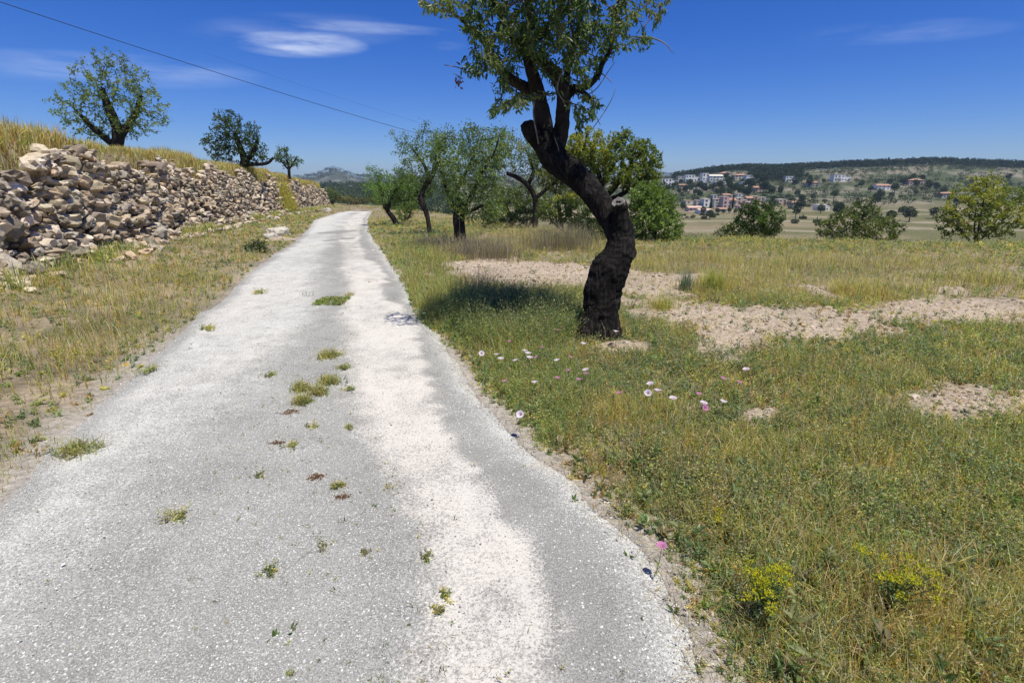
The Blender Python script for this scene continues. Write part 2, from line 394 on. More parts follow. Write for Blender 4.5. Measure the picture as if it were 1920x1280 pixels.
slim = np.interp(YY, [0, 2.5, 3.6, 5, 8, 12], [.55, .6, .95, 1.35, 1.35, 1.1])
lt = ss(.0, .25, SL) * ss(slim + .35, slim - .35, SL + .25 * nzA + .12 * nzB) * np.interp(YY, [0, 3, 6, 14], [.45, .5, .68, .7])                  # left wheel track
white = np.maximum(rt * (.72 + .22 * nzB), lt) * .80 + .06
far_w = ss(9, 24, YY)
white = np.maximum(white, far_w * (.50 + .25 * nzA) * (S > wstrip * .8))
patch = ss(.5, .7, .5 + .5 * fbm(XX * .5, YY * .35, 79, 3)) * .22
white = np.clip(white - patch + .04 + .10 * nzC * ss(12, 5, YY) + .10 * nzB, 0, 1)
grit = ss(.30, .02, S + .06 * nzB) * .50                                                 # loose pale grit along the right edge
white = np.clip(np.maximum(white, grit), 0, 1)
cx_ = np.clip((SL - .8) / .35, 0, 1) * np.clip((S - .95) / .25, 0, 1)
chips = np.clip(.22 + .60 * ss(.5, 1.6, S) + .5 * ss(.35, .05, S) - .45 * rt + .25 * nzB, .05, 1)
chips *= np.where(YY < 4, 1, .7)
pink = np.clip(.35 + .5 * ss(.2, .6, rt) + .7 * nzA, 0, 1)
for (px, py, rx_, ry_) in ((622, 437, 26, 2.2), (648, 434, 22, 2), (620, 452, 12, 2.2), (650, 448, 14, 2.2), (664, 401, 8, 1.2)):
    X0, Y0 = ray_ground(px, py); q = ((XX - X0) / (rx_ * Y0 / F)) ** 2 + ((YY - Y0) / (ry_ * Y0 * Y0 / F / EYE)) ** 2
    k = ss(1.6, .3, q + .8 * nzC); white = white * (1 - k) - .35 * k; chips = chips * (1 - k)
ra = Acc(); n_, m_ = XX.shape; idx = np.arange(n_ * m_).reshape(n_, m_)
ra.add(np.stack([XX, YY, zz], -1).reshape(-1, 3), np.stack([idx[:-1, :-1], idx[:-1, 1:], idx[1:, 1:], idx[1:, :-1]], -1).reshape(-1, 4), None, np.stack([white, chips, pink], -1).reshape(-1, 3))
tag(ra.build('road', M_road, smooth=True), 'worn pale asphalt lane with chippings', kind='structure')
def zroad(X, Y):
    return G(np.asarray(X, float), np.asarray(Y, float), False) + .014

# ------------------------------------------------------------------ generic plant geometry
def unit(v): return v / np.maximum(np.linalg.norm(v, axis=-1, keepdims=True), 1e-9)
def rnd(n, k=3): return rng.normal(size=(n, k))
def add_leaves(acc, P, D, L, W, col, fold=.25, six=False):
    n = len(P); D = unit(D); side = unit(np.cross(D, unit(rnd(n) + np.array([0, 0, 1.2])))); nor = np.cross(side, D)
    L = np.broadcast_to(L, (n,))[:, None]; W = np.broadcast_to(W, (n,))[:, None]
    if six:
        a = P; b = P + D * L * .33 + side * W * .5 + nor * W * fold; c = P + D * L * .70 + side * W * .38 + nor * W * fold * .5 - nor * L * .05
        t = P + D * L - nor * L * .16; d = P + D * L * .70 - side * W * .38 + nor * W * fold * .5 - nor * L * .05; e = P + D * L * .33 - side * W * .5 + nor * W * fold
        mid = P + D * L * .5 - nor * L * .02
        V = np.stack([a, b, c, t, d, e, mid], 1).reshape(-1, 3); i = (np.arange(n) * 7)[:, None]
        Q = np.concatenate([i + [0, 1, 2, 6], i + [6, 2, 3, 4], i + [0, 6, 4, 5]]); acc.add(V, Q, None, np.repeat(col, 7, 0)); return
    V = np.stack([P, P + D * L * .5 + side * W * .5 + nor * W * fold, P + D * L, P + D * L * .5 - side * W * .5 + nor * W * fold], 1).reshape(-1, 3)
    i = (np.arange(n) * 4)[:, None]; acc.add(V, i + np.arange(4), None, np.repeat(col, 4, 0))
def add_blades(acc, P, H, W, lean, col, tipcol=None):
    n = len(P); a = rng.uniform(0, 2 * np.pi, n); d = np.stack([np.cos(a), np.sin(a), 0 * a], -1); s = np.stack([-np.sin(a + rng.normal(0, .6, n)), np.cos(a), 0 * a], -1)
    H = np.broadcast_to(H, (n,))[:, None]; W = np.broadcast_to(W, (n,))[:, None]; ln = np.broadcast_to(lean, (n,))[:, None]
    z = np.array([0, 0, 1.])
    p1 = P + z * H * .55 + d * H * ln * .30; p2 = P + z * H * (1 - .35 * ln) + d * H * ln
    V = np.stack([P - s * W * .5, P + s * W * .5, p1 + s * W * .42, p1 - s * W * .42, p2], 1).reshape(-1, 3)
    i = (np.arange(n) * 5)[:, None]
    cc = np.repeat(col, 5, 0).reshape(n, 5, 3).copy()
    if tipcol is not None: cc[:, 4] = tipcol; cc[:, 2:4] = .6 * cc[:, 2:4] + .4 * tipcol[:, None]
    acc.add(V, i + [0, 1, 2, 3], i + [3, 2, 4], cc.reshape(-1, 3))
def add_herbs(acc, P, H, ns, nl, LL, LW, col, spread=.5, stemc=(.12, .13, .05), droop=.2):
    """bushy little weeds: ns curved stems each, nl small leaves per stem"""
    n = len(P); H = np.broadcast_to(H, (n,))
    Pn = np.repeat(P, ns, 0); Hn = np.repeat(H, ns) * rng.uniform(.55, 1.1, n * ns); cn = np.repeat(col, ns, 0)
    a = rng.uniform(0, 2 * np.pi, n * ns); tilt = rng.uniform(.05, spread, n * ns)
    d = np.stack([np.cos(a) * tilt, np.sin(a) * tilt, 1 - .3 * tilt], -1)
    bend = rnd(n * ns) * .12; bend[:, 2] = -.12
    def pt(t): return Pn + (d * t[:, None] + bend * (t ** 2)[:, None]) * Hn[:, None]
    w = .0012 + .004 * Hn * .5
    s = unit(np.cross(d, rnd(n * ns))); o = np.ones(n * ns)
    V = np.stack([pt(0 * o) - s * w[:, None] * .6, pt(0 * o) + s * w[:, None] * .6, pt(.5 * o) + s * w[:, None] * .4, pt(.5 * o) - s * w[:, None] * .4, pt(o)], 1).reshape(-1, 3)
    i = (np.arange(n * ns) * 5)[:, None]
    acc.add(V, i + [0, 1, 2, 3], i + [3, 2, 4], np.broadcast_to(np.array(stemc), (len(V), 3)))
    for k in range(nl):
        t = np.clip((k + rng.uniform(0, 1, n * ns)) / nl * .9 + .12, 0, 1)
        p = pt(t); dd = rnd(n * ns); dd[:, 2] = np.abs(dd[:, 2]) * .6 + .15 - droop
        sz = rng.uniform(.6, 1.25, n * ns) * (1.15 - .5 * t)
        c = cn * rng.uniform(.75, 1.25, (n * ns, 1))
        add_leaves(acc, p, dd, LL * sz, LW * sz, c, .2)
def tube(acc, pts, rad, sides=8, col=(.05, .045, .04), jit=0.0, caps=True, sub=4, seed=0):
    pts = np.asarray(pts, float); rad = np.asarray(rad, float)
    if sub > 1 and len(pts) > 2:       # Catmull-Rom refinement
        P = np.vstack([2 * pts[0] - pts[1], pts, 2 * pts[-1] - pts[-2]]); out = []; ro = []
        for i in range(1, len(P) - 2):
            for k in range(sub):
                t = k / sub; a, b, c, d = P[i - 1], P[i], P[i + 1], P[i + 2]
                out.append(.5 * ((2 * b) + (c - a) * t + (2 * a - 5 * b + 4 * c - d) * t * t + (3 * b - a - 3 * c + d) * t ** 3)); ro.append(rad[i - 1] * (1 - t) + rad[i] * t)
        out.append(pts[-1]); ro.append(rad[-1]); pts, rad = np.array(out), np.array(ro)
    n = len(pts); T = unit(np.gradient(pts, axis=0)); u = unit(np.cross(T[0], [0.31, .9, .12])); U = [u]
    for i in range(1, n):
        u = u - T[i] * np.dot(u, T[i]); u = u / np.linalg.norm(u); U.append(u)
    U = np.array(U); W = np.cross(T, U); a = np.linspace(0, 2 * np.pi, sides, endpoint=False)
    rr_ = rad[:, None] * (1 + jit * rng.uniform(-1, 1, (n, sides)))
    V = pts[:, None] + rr_[..., None] * (np.cos(a)[None, :, None] * U[:, None] + np.sin(a)[None, :, None] * W[:, None])
    idx = np.arange(n * sides).reshape(n, sides); nx = np.roll(idx, -1, 1)
    Q = np.stack([idx[:-1], nx[:-1], nx[1:], idx[1:]], -1).reshape(-1, 4)
    Vf = V.reshape(-1, 3); T3 = None
    if caps:
        Vf = np.vstack([Vf, pts[0], pts[-1]]); b = n * sides
        T3 = np.concatenate([np.stack([np.full(sides, b), nx[0], idx[0]], -1), np.stack([np.full(sides, b + 1), idx[-1], nx[-1]], -1)])
    acc.add(Vf, Q, T3, col)
def add_segments(acc, P0, P1, r0, r1, col, sides=5):
    n = len(P0)
    if n == 0: return
    T = unit(P1 - P0); u = unit(np.cross(T, np.array([.3, .2, .93]) + 0 * T)); w = np.cross(T, u); a = np.linspace(0, 2 * np.pi, sides, endpoint=False)
    ring = np.cos(a)[None, :, None] * u[:, None] + np.sin(a)[None, :, None] * w[:, None]
    A = P0[:, None] + ring * r0[:, None, None]; B = P1[:, None] + ring * r1[:, None, None]
    V = np.concatenate([A, B], 1).reshape(-1, 3); i = (np.arange(n) * 2 * sides)[:, None, None]
    k = np.arange(sides); q = np.stack([k, (k + 1) % sides, (k + 1) % sides + sides, k + sides], -1)[None]
    acc.add(V, (i + q).reshape(-1, 4), None, col if np.ndim(col) == 1 else np.repeat(col, 2 * sides, 0))
def colonize(pos, par, att, step, infl, kill, iters, curl=.25, down=0.0):
    pos = [np.asarray(p, float) for p in pos]; par = list(par); att = np.asarray(att, float)
    Pn = np.array(pos); d = np.linalg.norm(att[:, None] - Pn[None], axis=2); near = d.argmin(1); dist = d.min(1)
    for it in range(iters):
        act = dist < infl
        if not act.any() : break
        groups = {}
        ids = near[act]; vec = unit(att[act] - np.array(pos)[ids])
        u, inv = np.unique(ids, return_inverse=True); s = np.zeros((len(u), 3)); np.add.at(s, inv, vec)
        s = unit(s + rng.normal(0, curl, s.shape) + np.array([0, 0, -down])); new = np.array(pos)[u] + s * step
        b = len(pos); pos.extend(list(new)); par.extend(list(u))
        dn = np.linalg.norm(att[:, None] - new[None], axis=2); k = dn.argmin(1); dm = dn.min(1); up = dm < dist
        near = np.where(up, b + k, near); dist = np.where(up, dm, dist)
        keep = dist > kill
        att, near, dist = att[keep], near[keep], dist[keep]
        if len(att) == 0: break
    return np.array(pos), np.array(par)
def ell_points(ells, n, shell=.0):
    """ells: (centre xyz, radii xyz, weight)"""
    w = np.array([e[2] for e in ells], float); w /= w.sum(); out = []
    for e, k in zip(ells, rng.multinomial(n, w)):
        v = unit(rnd(k)) * (rng.uniform(shell, 1, (k, 1)) ** (1 / 2.2)); out.append(np.asarray(e[0]) + v * np.asarray(e[1]))
    return np.concatenate(out)
def pal(cols, n, var=.18, w=None):
    cols = np.array(cols); k = rng.choice(len(cols), n, p=w); return cols[k] * rng.uniform(1 - var, 1 + var, (n, 1)) * rng.uniform(.955, 1.045, (n, 3))
def crown_on(limbs, att, step, infl, kill, iters, r0=.003, pw=2.2, rmax=.05, curl=.25, twigcol=(.10, .085, .07), start_z=None):
    """limbs: list of (pts, radii); grows twigs from them towards attractors"""
    pos, par, fixed = [], [], []
    for pts, rad in limbs:
        pts = np.asarray(pts, float); L = np.linalg.norm(np.diff(pts, axis=0), axis=1); t = np.concatenate([[0], np.cumsum(L)]); m = max(2, int(t[-1] / (step * 1.2)))
        for q in np.linspace(t[-1] * .25, t[-1], m):
            pos.append([np.interp(q, t, pts[:, k]) for k in range(3)]); par.append(-1)
    nb = len(pos); pos, par = colonize(pos, par, att, step, infl, kill, iters, curl)
    n = len(pos); acc_r = np.zeros(n); cnt = np.zeros(n, int)
    for i in range(n - 1, nb - 1, -1):
        if acc_r[i] == 0: acc_r[i] = r0 ** pw
        if par[i] >= nb: acc_r[par[i]] += acc_r[i] + (r0 * .3) ** pw
    rad = np.minimum(acc_r ** (1 / pw), rmax)
    return pos, par, rad, nb
def make_tree(name, label, cat, base, limbs, att, leaf, barkcol=(.032, .027, .023), step=.12, infl=.9, kill=.14, iters=60, r0=.003, rmax=.05, curl=.25, group=None, tubejit=.06, leafmat=None, part='crown', sides=10):
    root = empty(name, tuple(base), label, cat, group)
    tr = Acc()
    for k, (pts, rad_) in enumerate(limbs): tube(tr, pts, rad_, sides, barkcol, tubejit)
    pos, par, rad, nb = crown_on(limbs, att, step, infl, kill, iters, r0, rmax=rmax, curl=curl)
    ids = np.arange(nb, len(pos)); P0 = pos[par[ids]]; P1 = pos[ids]; r1 = rad[ids]; r0_ = np.where(par[ids] >= nb, rad[par[ids]], r1 * 1.15)
    tc = np.array(barkcol)[None] * (1 + 1.2 * np.clip(1 - r1 / .015, 0, 1))[:, None]
    add_segments(tr, P0, P1, r0_, r1, tc, 4 if len(ids) > 1500 else 5)
    tr.build('trunk', M_bark, root, base, smooth=True)
    # leaves on thin twigs
    thin = ids[rad[ids] < leaf['thr']]; k = leaf['n']; idn = np.repeat(thin, k); m = len(idn)
    t = rng.uniform(0, 1, (m, 1)); P = pos[par[idn]] * (1 - t) + pos[idn] * t; sd = unit(pos[idn] - pos[par[idn]])
    D = sd * .7 + rnd(m) * .55 + np.array([0, 0, leaf.get('up', -.15)])
    P = P + rnd(m) * leaf.get('scatter', .01)
    # clumps of lighter and yellower growth
    cf = vn3(P[:, 0] * leaf.get('cs', 3), P[:, 1] * leaf.get('cs', 3), P[:, 2] * leaf.get('cs', 3), 91)
    c = pal(leaf['cols'], m, .22) ; c2 = pal(leaf.get('cols2', leaf['cols']), m, .22); c = np.where((cf > .55)[:, None], c2, c)
    la = Acc(); add_leaves(la, P, D, leaf['L'] * rng.uniform(.6, 1.2, m), leaf['W'] * rng.uniform(.7, 1.2, m), c, .22, leaf.get('six', False))
    la.build(part, leafmat or M_leaf, root, base)
    return root
def ell(px, py, rx, ry, Y, dy=None, w=None):
    c = at(px, py, Y); s = Y / F * 1.02
    return (c, (rx * s, dy if dy else (rx + ry) / 2 * s, ry * s), w if w else rx * ry)

# ------------------------------------------------------------------ the big almond tree
bx, by = flat_ground(1130, 637)
tb = np.array([bx, by, g1(bx, by) - .08])
def lp(lst, Y0, Y1):
    n = len(lst); out = []
    for i, (a, b, w) in enumerate(lst):
        Y = Y0 + (Y1 - Y0) * i / max(n - 1, 1); out.append((at(a, b, Y), w / 2 * Y / F * 1.04))
    return np.array([o[0] for o in out]), np.array([o[1] for o in out])
D0 = by
trunk_main = lp([(1125, 648, 80), (1125, 630, 70), (1126, 600, 65), (1128, 570, 65), (1131, 540, 67), (1144, 505, 68), (1158, 480, 56), (1164, 460, 52), (1164, 438, 48), (1160, 415, 42)], D0, D0 + .22)
stub = lp([(1164, 450, 44), (1165, 425, 36), (1163, 400, 28), (1160, 381, 25)], D0 + .18, D0 + .1)
knob = lp([(1170, 478, 36), (1185, 472, 24)], D0 + .15, D0 + .05)
rootl = lp([(1120, 580, 42), (1104, 612, 36), (1084, 642, 30)], D0 + .02, D0 - .12)
rootr = lp([(1140, 600, 46), (1152, 625, 30), (1160, 646, 22)], D0 + .02, D0 - .1)
limb = lp([(1161, 440, 46), (1148, 415, 44), (1132, 390, 41), (1113, 366, 42), (1092, 342, 43), (1068, 320, 45), (1042, 300, 47), (1028, 275, 46), (1020, 254, 42)], D0 + .2, D0 + .75)
stumpL = lp([(1030, 282, 40), (1008, 262, 30), (994, 246, 25), (987, 231, 22)], D0 + .7, D0 + .6)
brA = lp([(1024, 268, 40), (1020, 235, 30), (1014, 200, 26), (1006, 165, 23), (996, 130, 20), (988, 100, 17), (990, 70, 15), (996, 35, 13), (990, 0, 11), (975, -60, 8), (960, -120, 5)], D0 + .75, D0 + .8)
brB = lp([(1038, 282, 36), (1052, 245, 26), (1055, 210, 24), (1056, 178, 23), (1046, 150, 20), (1030, 128, 18), (1004, 108, 16), (975, 85, 12), (950, 50, 10), (930, 10, 8), (915, -50, 5)], D0 + .8, D0 + .5)
brC = lp([(1008, 185, 20), (985, 165, 18), (962, 152, 17), (940, 133, 15), (925, 108, 12), (905, 75, 9), (880, 50, 6), (850, 25, 4)], D0 + 1.0, D0 + .2)
brD = lp([(1056, 175, 16), (1075, 165, 12), (1100, 163, 10), (1122, 140, 9), (1128, 122, 9), (1145, 92, 7), (1150, 55, 6), (1158, 10, 5), (1170, -50, 3)], D0 + .8, D0 + .9)
brE = lp([(990, 105, 16), (998, 82, 14), (1020, 58, 13), (1045, 35, 12), (1068, 12, 12), (1090, -20, 10), (1120, -90, 7), (1140, -160, 4)], D0 + .75, D0 + .8)
brF = lp([(1058, 200, 14), (1062, 150, 12), (1070, 100, 10), (1085, 50, 8), (1085, 0, 7), (1060, -80, 6), (1040, -170, 4)], D0 + .8, D0 + 1.0)
brG = lp([(1056, 190, 12), (1080, 170, 9), (1100, 178, 7), (1112, 195, 5), (1105, 215, 3)], D0 + .8, D0 + .7)
brH = lp([(1000, 150, 12), (975, 180, 9), (950, 195, 6), (925, 205, 4)], D0 + 1.1, D0 + .9)
hang = lp([(1060, 90, 3.5), (1080, 93, 3.2), (1070, 115, 2.8), (1052, 140, 2.6), (1045, 165, 2.2), (1050, 180, 1.8), (1058, 190, 1)], D0 + .3, D0 + .25)
big = empty('almond_tree', tuple(tb), 'large nearest almond tree with a black curved trunk and sawn stub, leaning over the verge', 'tree')
ta = Acc()
for pts, rad in (trunk_main, stub, knob, rootl, rootr, limb, stumpL): tube(ta, pts, rad, 28, (.05, .043, .036), .05, True, 5)
tmp = ta.build('tmp', M_bark)
md = tmp.modifiers.new('r', 'REMESH'); md.mode = 'VOXEL'; md.voxel_size = .0085
dg = bpy.context.evaluated_depsgraph_get(); dg.update(); ev = tmp.evaluated_get(dg); em = ev.to_mesh()
nv = len(em.vertices); co = np.empty(nv * 3, np.float32); em.vertices.foreach_get('co', co); co = co.reshape(-1, 3).astype(float)
no = np.empty(nv * 3, np.float32); em.vertices.foreach_get('normal', no); no = no.reshape(-1, 3)
qs = [tuple(p.vertices) for p in em.polygons]; Q = np.array([q for q in qs if len(q) == 4]); T3 = np.array([q for q in qs if len(q) == 3])
ev.to_mesh_clear(); bpy.data.objects.remove(tmp)
wv = vn3(co[:, 0] * 4, co[:, 1] * 4, co[:, 2] * 4, 6)
lean = (co[:, 2] > 1.6) * (co[:, 2] - 1.6)
xs_ = co[:, 0] + lean * .6
r1 = np.abs(vn3(xs_ * 42 + wv * 3, co[:, 1] * 42, co[:, 2] * 9 + wv, 5) - .5) * 2
r2 = np.abs(vn3(xs_ * 85, co[:, 1] * 85, co[:, 2] * 30, 8) - .5) * 2
lum = vn3(co[:, 0] * 7, co[:, 1] * 7, co[:, 2] * 5, 15) - .5
disp = .013 * (r1 - .4) + .006 * (r2 - .4) + .022 * lum
co = co + no * disp[:, None]
tone = (.7 + .7 * vn3(co[:, 0] * 9, co[:, 1] * 9, co[:, 2] * 5, 17))[:, None]
bc = lerp((.008, .007, .006), (.036, .031, .027), np.clip(r1 * .9 + .25 * (r2 - .5), 0, 1)) * tone
ta = Acc(); ta.add(co, Q, T3 if len(T3) else None, bc); trunk_obj = ta.build('trunk', M_bark, big, tb, smooth=True)
# pale sawn face on the stub with a dark rotten heart
sc_ = Acc(); p0 = stub[0][-1]; nrm = unit(stub[0][-1] - stub[0][-2]) * .75 + np.array([0, -.42, .1]); nrm = unit(nrm); u_ = unit(np.cross(nrm, [0, 1, 0])); w_ = np.cross(nrm, u_)
rings = [(0, .006, (.015, .012, .01)), (.22, .006, (.02, .017, .014)), (.30, .014, (.10, .09, .08)), (.45, .017, (.30, .28, .25)), (.62, .018, (.17, .155, .14)), (.80, .018, (.33, .31, .28)), (.98, .015, (.22, .20, .18)), (1.06, -.004, (.07, .06, .05)), (1.0, -.06, (.05, .045, .04))]
nn = 30; VV, CC = [], []
for f_, h_, c_ in rings:
    for k in range(nn):
        a_ = 2 * math.pi * k / nn; r_ = .070 * f_ * (1 + .09 * math.sin(3 * a_ + 1) + .06 * random.uniform(-1, 1) * (f_ > .3))
        if f_ in (.22, .30): r_ *= .55 + 1.0 * abs(math.cos(a_ + .4)) ** 1.5 + .3 * math.sin(5 * a_)
        VV.append(p0 + (u_ * math.cos(a_) + w_ * math.sin(a_) * .95) * r_ + nrm * (h_ + random.uniform(-.002, .002))); CC.append(np.array(c_) * .72 * random.uniform(.75, 1.2))
idx = np.arange(len(rings) * nn).reshape(len(rings), nn); nx = np.roll(idx, -1, 1)
sc_.add(VV, np.stack([idx[:-1], idx[1:], nx[1:], nx[:-1]], -1).reshape(-1, 4), None, np.array(CC)); so = sc_.build('sawn_stub_face', M_stone, trunk_obj, tb)
so['label'] = 'pale round sawn face with a dark rotten heart'
CL = [(800, 8, 14), (825, 12, 15), (850, 22, 16), (870, 48, 18), (895, 60, 22), (915, 90, 24), (925, 50, 26), (900, 20, 28), (945, 20, 30), (876, 128, 14), (900, 128, 20), (890, 108, 14), (925, 122, 20), (928, 165, 15), (922, 208, 13), (945, 198, 14),
      (962, 180, 14), (985, 205, 8), (960, 60, 30), (990, 45, 30), (1020, 60, 30), (1050, 75, 30), (1080, 50, 30), (1000, 95, 25), (1072, 110, 20), (1090, 130, 20), (1110, 100, 24), (1110, 60, 28), (1140, 70, 28), (1168, 50, 20), (1178, 85, 14), (1200, 72, 12),
      (1214, 76, 10), (1210, 92, 8), (1236, 20, 12), (1228, 38, 10), (1246, 5, 12), (1160, 20, 24), (1120, 20, 30), (1080, 12, 30), (1100, 180, 12), (1117, 192, 10), (1105, 215, 8), (1085, 235, 10), (1088, 160, 10), (1190, 22, 14), (965, 130, 20), (870, 10, 20), (1020, 20, 30), (975, 15, 26), (960, 95, 22), (985, 75, 20), (1050, 40, 24), (1140, 40, 24), (940, 70, 22)]
CF = [(950, 160, 14), (975, 178, 10), (1075, 132, 12), (1096, 150, 12), (1085, 108, 14), (1112, 150, 8), (1092, 205, 10), (1118, 205, 8), (960, 108, 18), (1012, 112, 12), (990, 60, 20), (1030, 90, 16), (1040, 60, 20), (940, 140, 12), (1105, 228, 8), (1078, 228, 8)]
E = []
for a, b, r in CF: E.append(ell(a, b, r, r, D0 + .25, dy=.15))
for a, b, r in CL:
    Y = D0 + .22 + rng.uniform(-.6, .6); 
    if a < 880: Y = D0 + .15 + rng.uniform(-.2, .2)
    if a > 1190: Y = D0 + .9 + rng.uniform(-.2, .2)
    E.append(ell(a, b, r * .9, r * .9, Y, dy=.18 + r * .006))
att = np.concatenate([ell_points(E, 3000), ell_points([ell(1045, -50, 150, 50, D0 + .2, dy=.8), ell(1070, -130, 100, 50, D0 + .15, dy=.7), ell(1085, -200, 60, 35, D0 + .1, dy=.5)], 900)])
limbs = [brA, brB, brC, brD, brE, brF, brG, brH, hang]
tr = Acc()
for k, (pts, rad_) in enumerate(limbs): tube(tr, pts, rad_, 12 if k < 8 else 6, (.030, .026, .022) if k < 8 else (.30, .27, .24), .07, True, 5)
for lst, y0, y1 in ([(1100, 180, 2), (1120, 165, 1.6), (1140, 135, 1.2), (1153, 117, .8)], .8, .8), ([(1112, 240, 1.4), (1130, 215, 1.4), (1145, 190, 1.2), (1154, 168, .8)], .8, .8), ([(1108, 205, 1.6), (1118, 220, 1.5), (1126, 235, .9)], .8, .8), \
    ([(1128, 138, 2), (1138, 146, 1.6), (1147, 155, 1)], .9, .9), ([(1190, 70, 3), (1215, 70, 2.6), (1235, 76, 2.2), (1250, 85, 1.6), (1262, 100, .9)], .9, .9), ([(880, 140, 2.2), (860, 127, 1.8), (832, 122, 1.2)], .3, .3), ([(868, 148, 1.8), (858, 142, 1.4), (848, 137, .8)], .3, .3), \
    ([(1125, 2, 2), (1150, 20, 2), (1170, 45, 1.6), (1180, 62, 1)], .8, .8), ([(1185, 30, 2), (1210, 12, 1.6), (1222, -5, 1)], .9, .9), ([(1010, 270, 2.6), (1000, 215, 2.4), (1003, 190, 2)], .4, .4), ([(1040, 258, 1.8), (1046, 275, 1.6), (1050, 292, 1.2)], .5, .5), ([(1205, 55, 2.2), (1222, 30, 1.8), (1240, 5, 1.3)], .9, .9), \
    ([(932, 5, 6), (945, 14, 6), (960, 8, 5), (975, 0, 5), (985, 12, 4), (1000, 30, 4)], .1, .3), ([(995, 88, 4), (1008, 80, 3.5), (1020, 77, 3)], .2, .2):
    p_, r_ = lp(lst, D0 + y0, D0 + y1); tube(tr, p_, r_, 5, (.20, .17, .15), .05, True, 4)
pos, par, rad, nb = crown_on(limbs, att, .075, .75, .085, 90, .0022, rmax=.02, curl=.28)
ids = np.arange(nb, len(pos)); P0 = pos[par[ids]]; P1 = pos[ids]; rr1 = rad[ids]; rr0 = np.where(par[ids] >= nb, rad[par[ids]], rr1 * 1.1)
add_segments(tr, P0, P1, rr0, rr1, lerp((.17, .145, .12), (.06, .05, .042), np.clip(rr1 / .008, 0, 1)), 5)
tr.build('branches', M_bark, big, tb, smooth=True)
thin = ids[rad[ids] < .008]; print('main twigs', len(ids), len(thin))
k = 9; idn = np.repeat(thin, k); m = len(idn); t = rng.uniform(0, 1, (m, 1)); P = pos[par[idn]] * (1 - t) + pos[idn] * t
P = P + rnd(m) * .018; D = unit(pos[idn] - pos[par[idn]]) * .5 + rnd(m) * .5 + np.array([0, 0, -.55])
cf = vn3(P[:, 0] * 3, P[:, 1] * 3, P[:, 2] * 3, 92)
c = pal([(.065, .11, .034), (.09, .15, .04), (.05, .09, .03), (.12, .18, .05)], m, .2); c = np.where((cf > .62)[:, None], pal([(.12, .17, .05), (.15, .17, .06)], m, .2), c)
la = Acc(); add_leaves(la, P, D, .066 * rng.uniform(.5, 1.2, m), .020 * rng.uniform(.7, 1.25, m), c, .22, True)
p_ = at(861, 155, D0 + .3) + rnd(26) * .022; add_leaves(la, p_, rnd(26) + [0, 0, -.8], .035, .018, pal([(.22, .05, .025), (.16, .06, .03)], 26), .3, True)
la.build('leaves', M_leaf, big, tb)

# ------------------------------------------------------------------ other trees and large bushes
ALM = dict(L=.085, W=.034, n=13, thr=.012, scatter=.06, cols=[(.12, .18, .055), (.10, .155, .045), (.16, .21, .08)], cols2=[(.21, .29, .075), (.25, .30, .11), (.16, .23, .065)], cs=2.2)
def gz(px, py, dz=0):
    x, y = ray_ground(px, py); return x, y
def place_base(px, Y, sink=.06):
    x = (px - 960) / F * Y; z = g1(x, Y); x = at(px, 400, Y)[0] * 1.0
    # lateral position follows the ray through px at ground height
    d = Y * math.cos(PITCH) - (z - EYE) * math.sin(PITCH); x = (px - 960) / F * d
    return np.array([x, Y, g1(x, Y) - sink])
def depth_of(px, py): return ray_ground(px, py)[1]
def limb_to(base, lst, Y0, Y1, r0):
    p, r = lp(lst, Y0, Y1); return np.vstack([base, p]), np.concatenate([[r0], r])
Y2 = depth_of(863, 462); b2 = place_base(864, Y2)
l2 = [limb_to(b2, [(862, 435, 21), (860, 408, 21), (864, 392, 18), (860, 372, 11), (858, 355, 7), (868, 335, 6), (880, 310, 4), (890, 280, 2.5)], Y2, Y2 + .6, .17),
      lp([(863, 400, 14), (880, 375, 10), (893, 350, 6), (905, 320, 4), (925, 290, 3), (935, 260, 2)], Y2, Y2 - .5), lp([(862, 398, 12), (846, 378, 8), (835, 350, 5), (825, 315, 3.5), (812, 280, 2)], Y2, Y2 + .2), lp([(866, 400, 10), (885, 395, 6), (905, 385, 4)], Y2, Y2 - .6)]
att = ell_points([ell(845, 300, 50, 44, Y2), ell(900, 285, 45, 45, Y2 + .3), ell(935, 265, 25, 30, Y2), ell(905, 350, 32, 45, Y2 - .3), ell(925, 390, 22, 25, Y2 - .4), ell(850, 350, 28, 30, Y2), ell(835, 265, 25, 22, Y2), ell(885, 248, 25, 16, Y2), ell(885, 405, 26, 15, Y2 - .5), ell(910, 415, 16, 12, Y2 - .5), ell(860, 375, 30, 24, Y2 - .4), ell(925, 330, 26, 34, Y2)], 1900)
make_tree('almond_tree', 'almond tree with a straight black trunk in dry weeds, second nearest to the camera', 'tree', b2, l2, att, dict(ALM, L=.075), step=.11, kill=.12, group='almond trees along the lane')
Y3 = depth_of(806, 441); b3 = place_base(806, Y3)
l3 = [limb_to(b3, [(803, 415, 8), (798, 395, 9), (789, 374, 11), (795, 355, 7), (803, 335, 9), (798, 315, 6), (785, 295, 4), (770, 275, 2.5)], Y3, Y3 + .4, .08), lp([(803, 345, 8), (815, 320, 7), (825, 290, 5), (820, 260, 3)], Y3 + .2, Y3 + .5)]
att = ell_points([ell(785, 300, 40, 34, Y3), ell(735, 252, 9, 11, Y3), ell(752, 262, 12, 14, Y3), ell(790, 255, 20, 22, Y3), ell(800, 233, 9, 9, Y3), ell(770, 280, 25, 25, Y3), ell(825, 265, 22, 24, Y3 + .3), ell(840, 320, 22, 24, Y3 + .2), ell(760, 325, 22, 16, Y3), ell(742, 285, 9, 12, Y3)], 800)
make_tree('almond_tree', 'slim almond tree with a thin kinked trunk leaning left towards the lane', 'tree', b3, l3, att, dict(ALM, L=.08), step=.13, kill=.15, infl=1.2, group='almond trees along the lane')
Y4 = depth_of(744, 424); b4 = place_base(746, Y4)
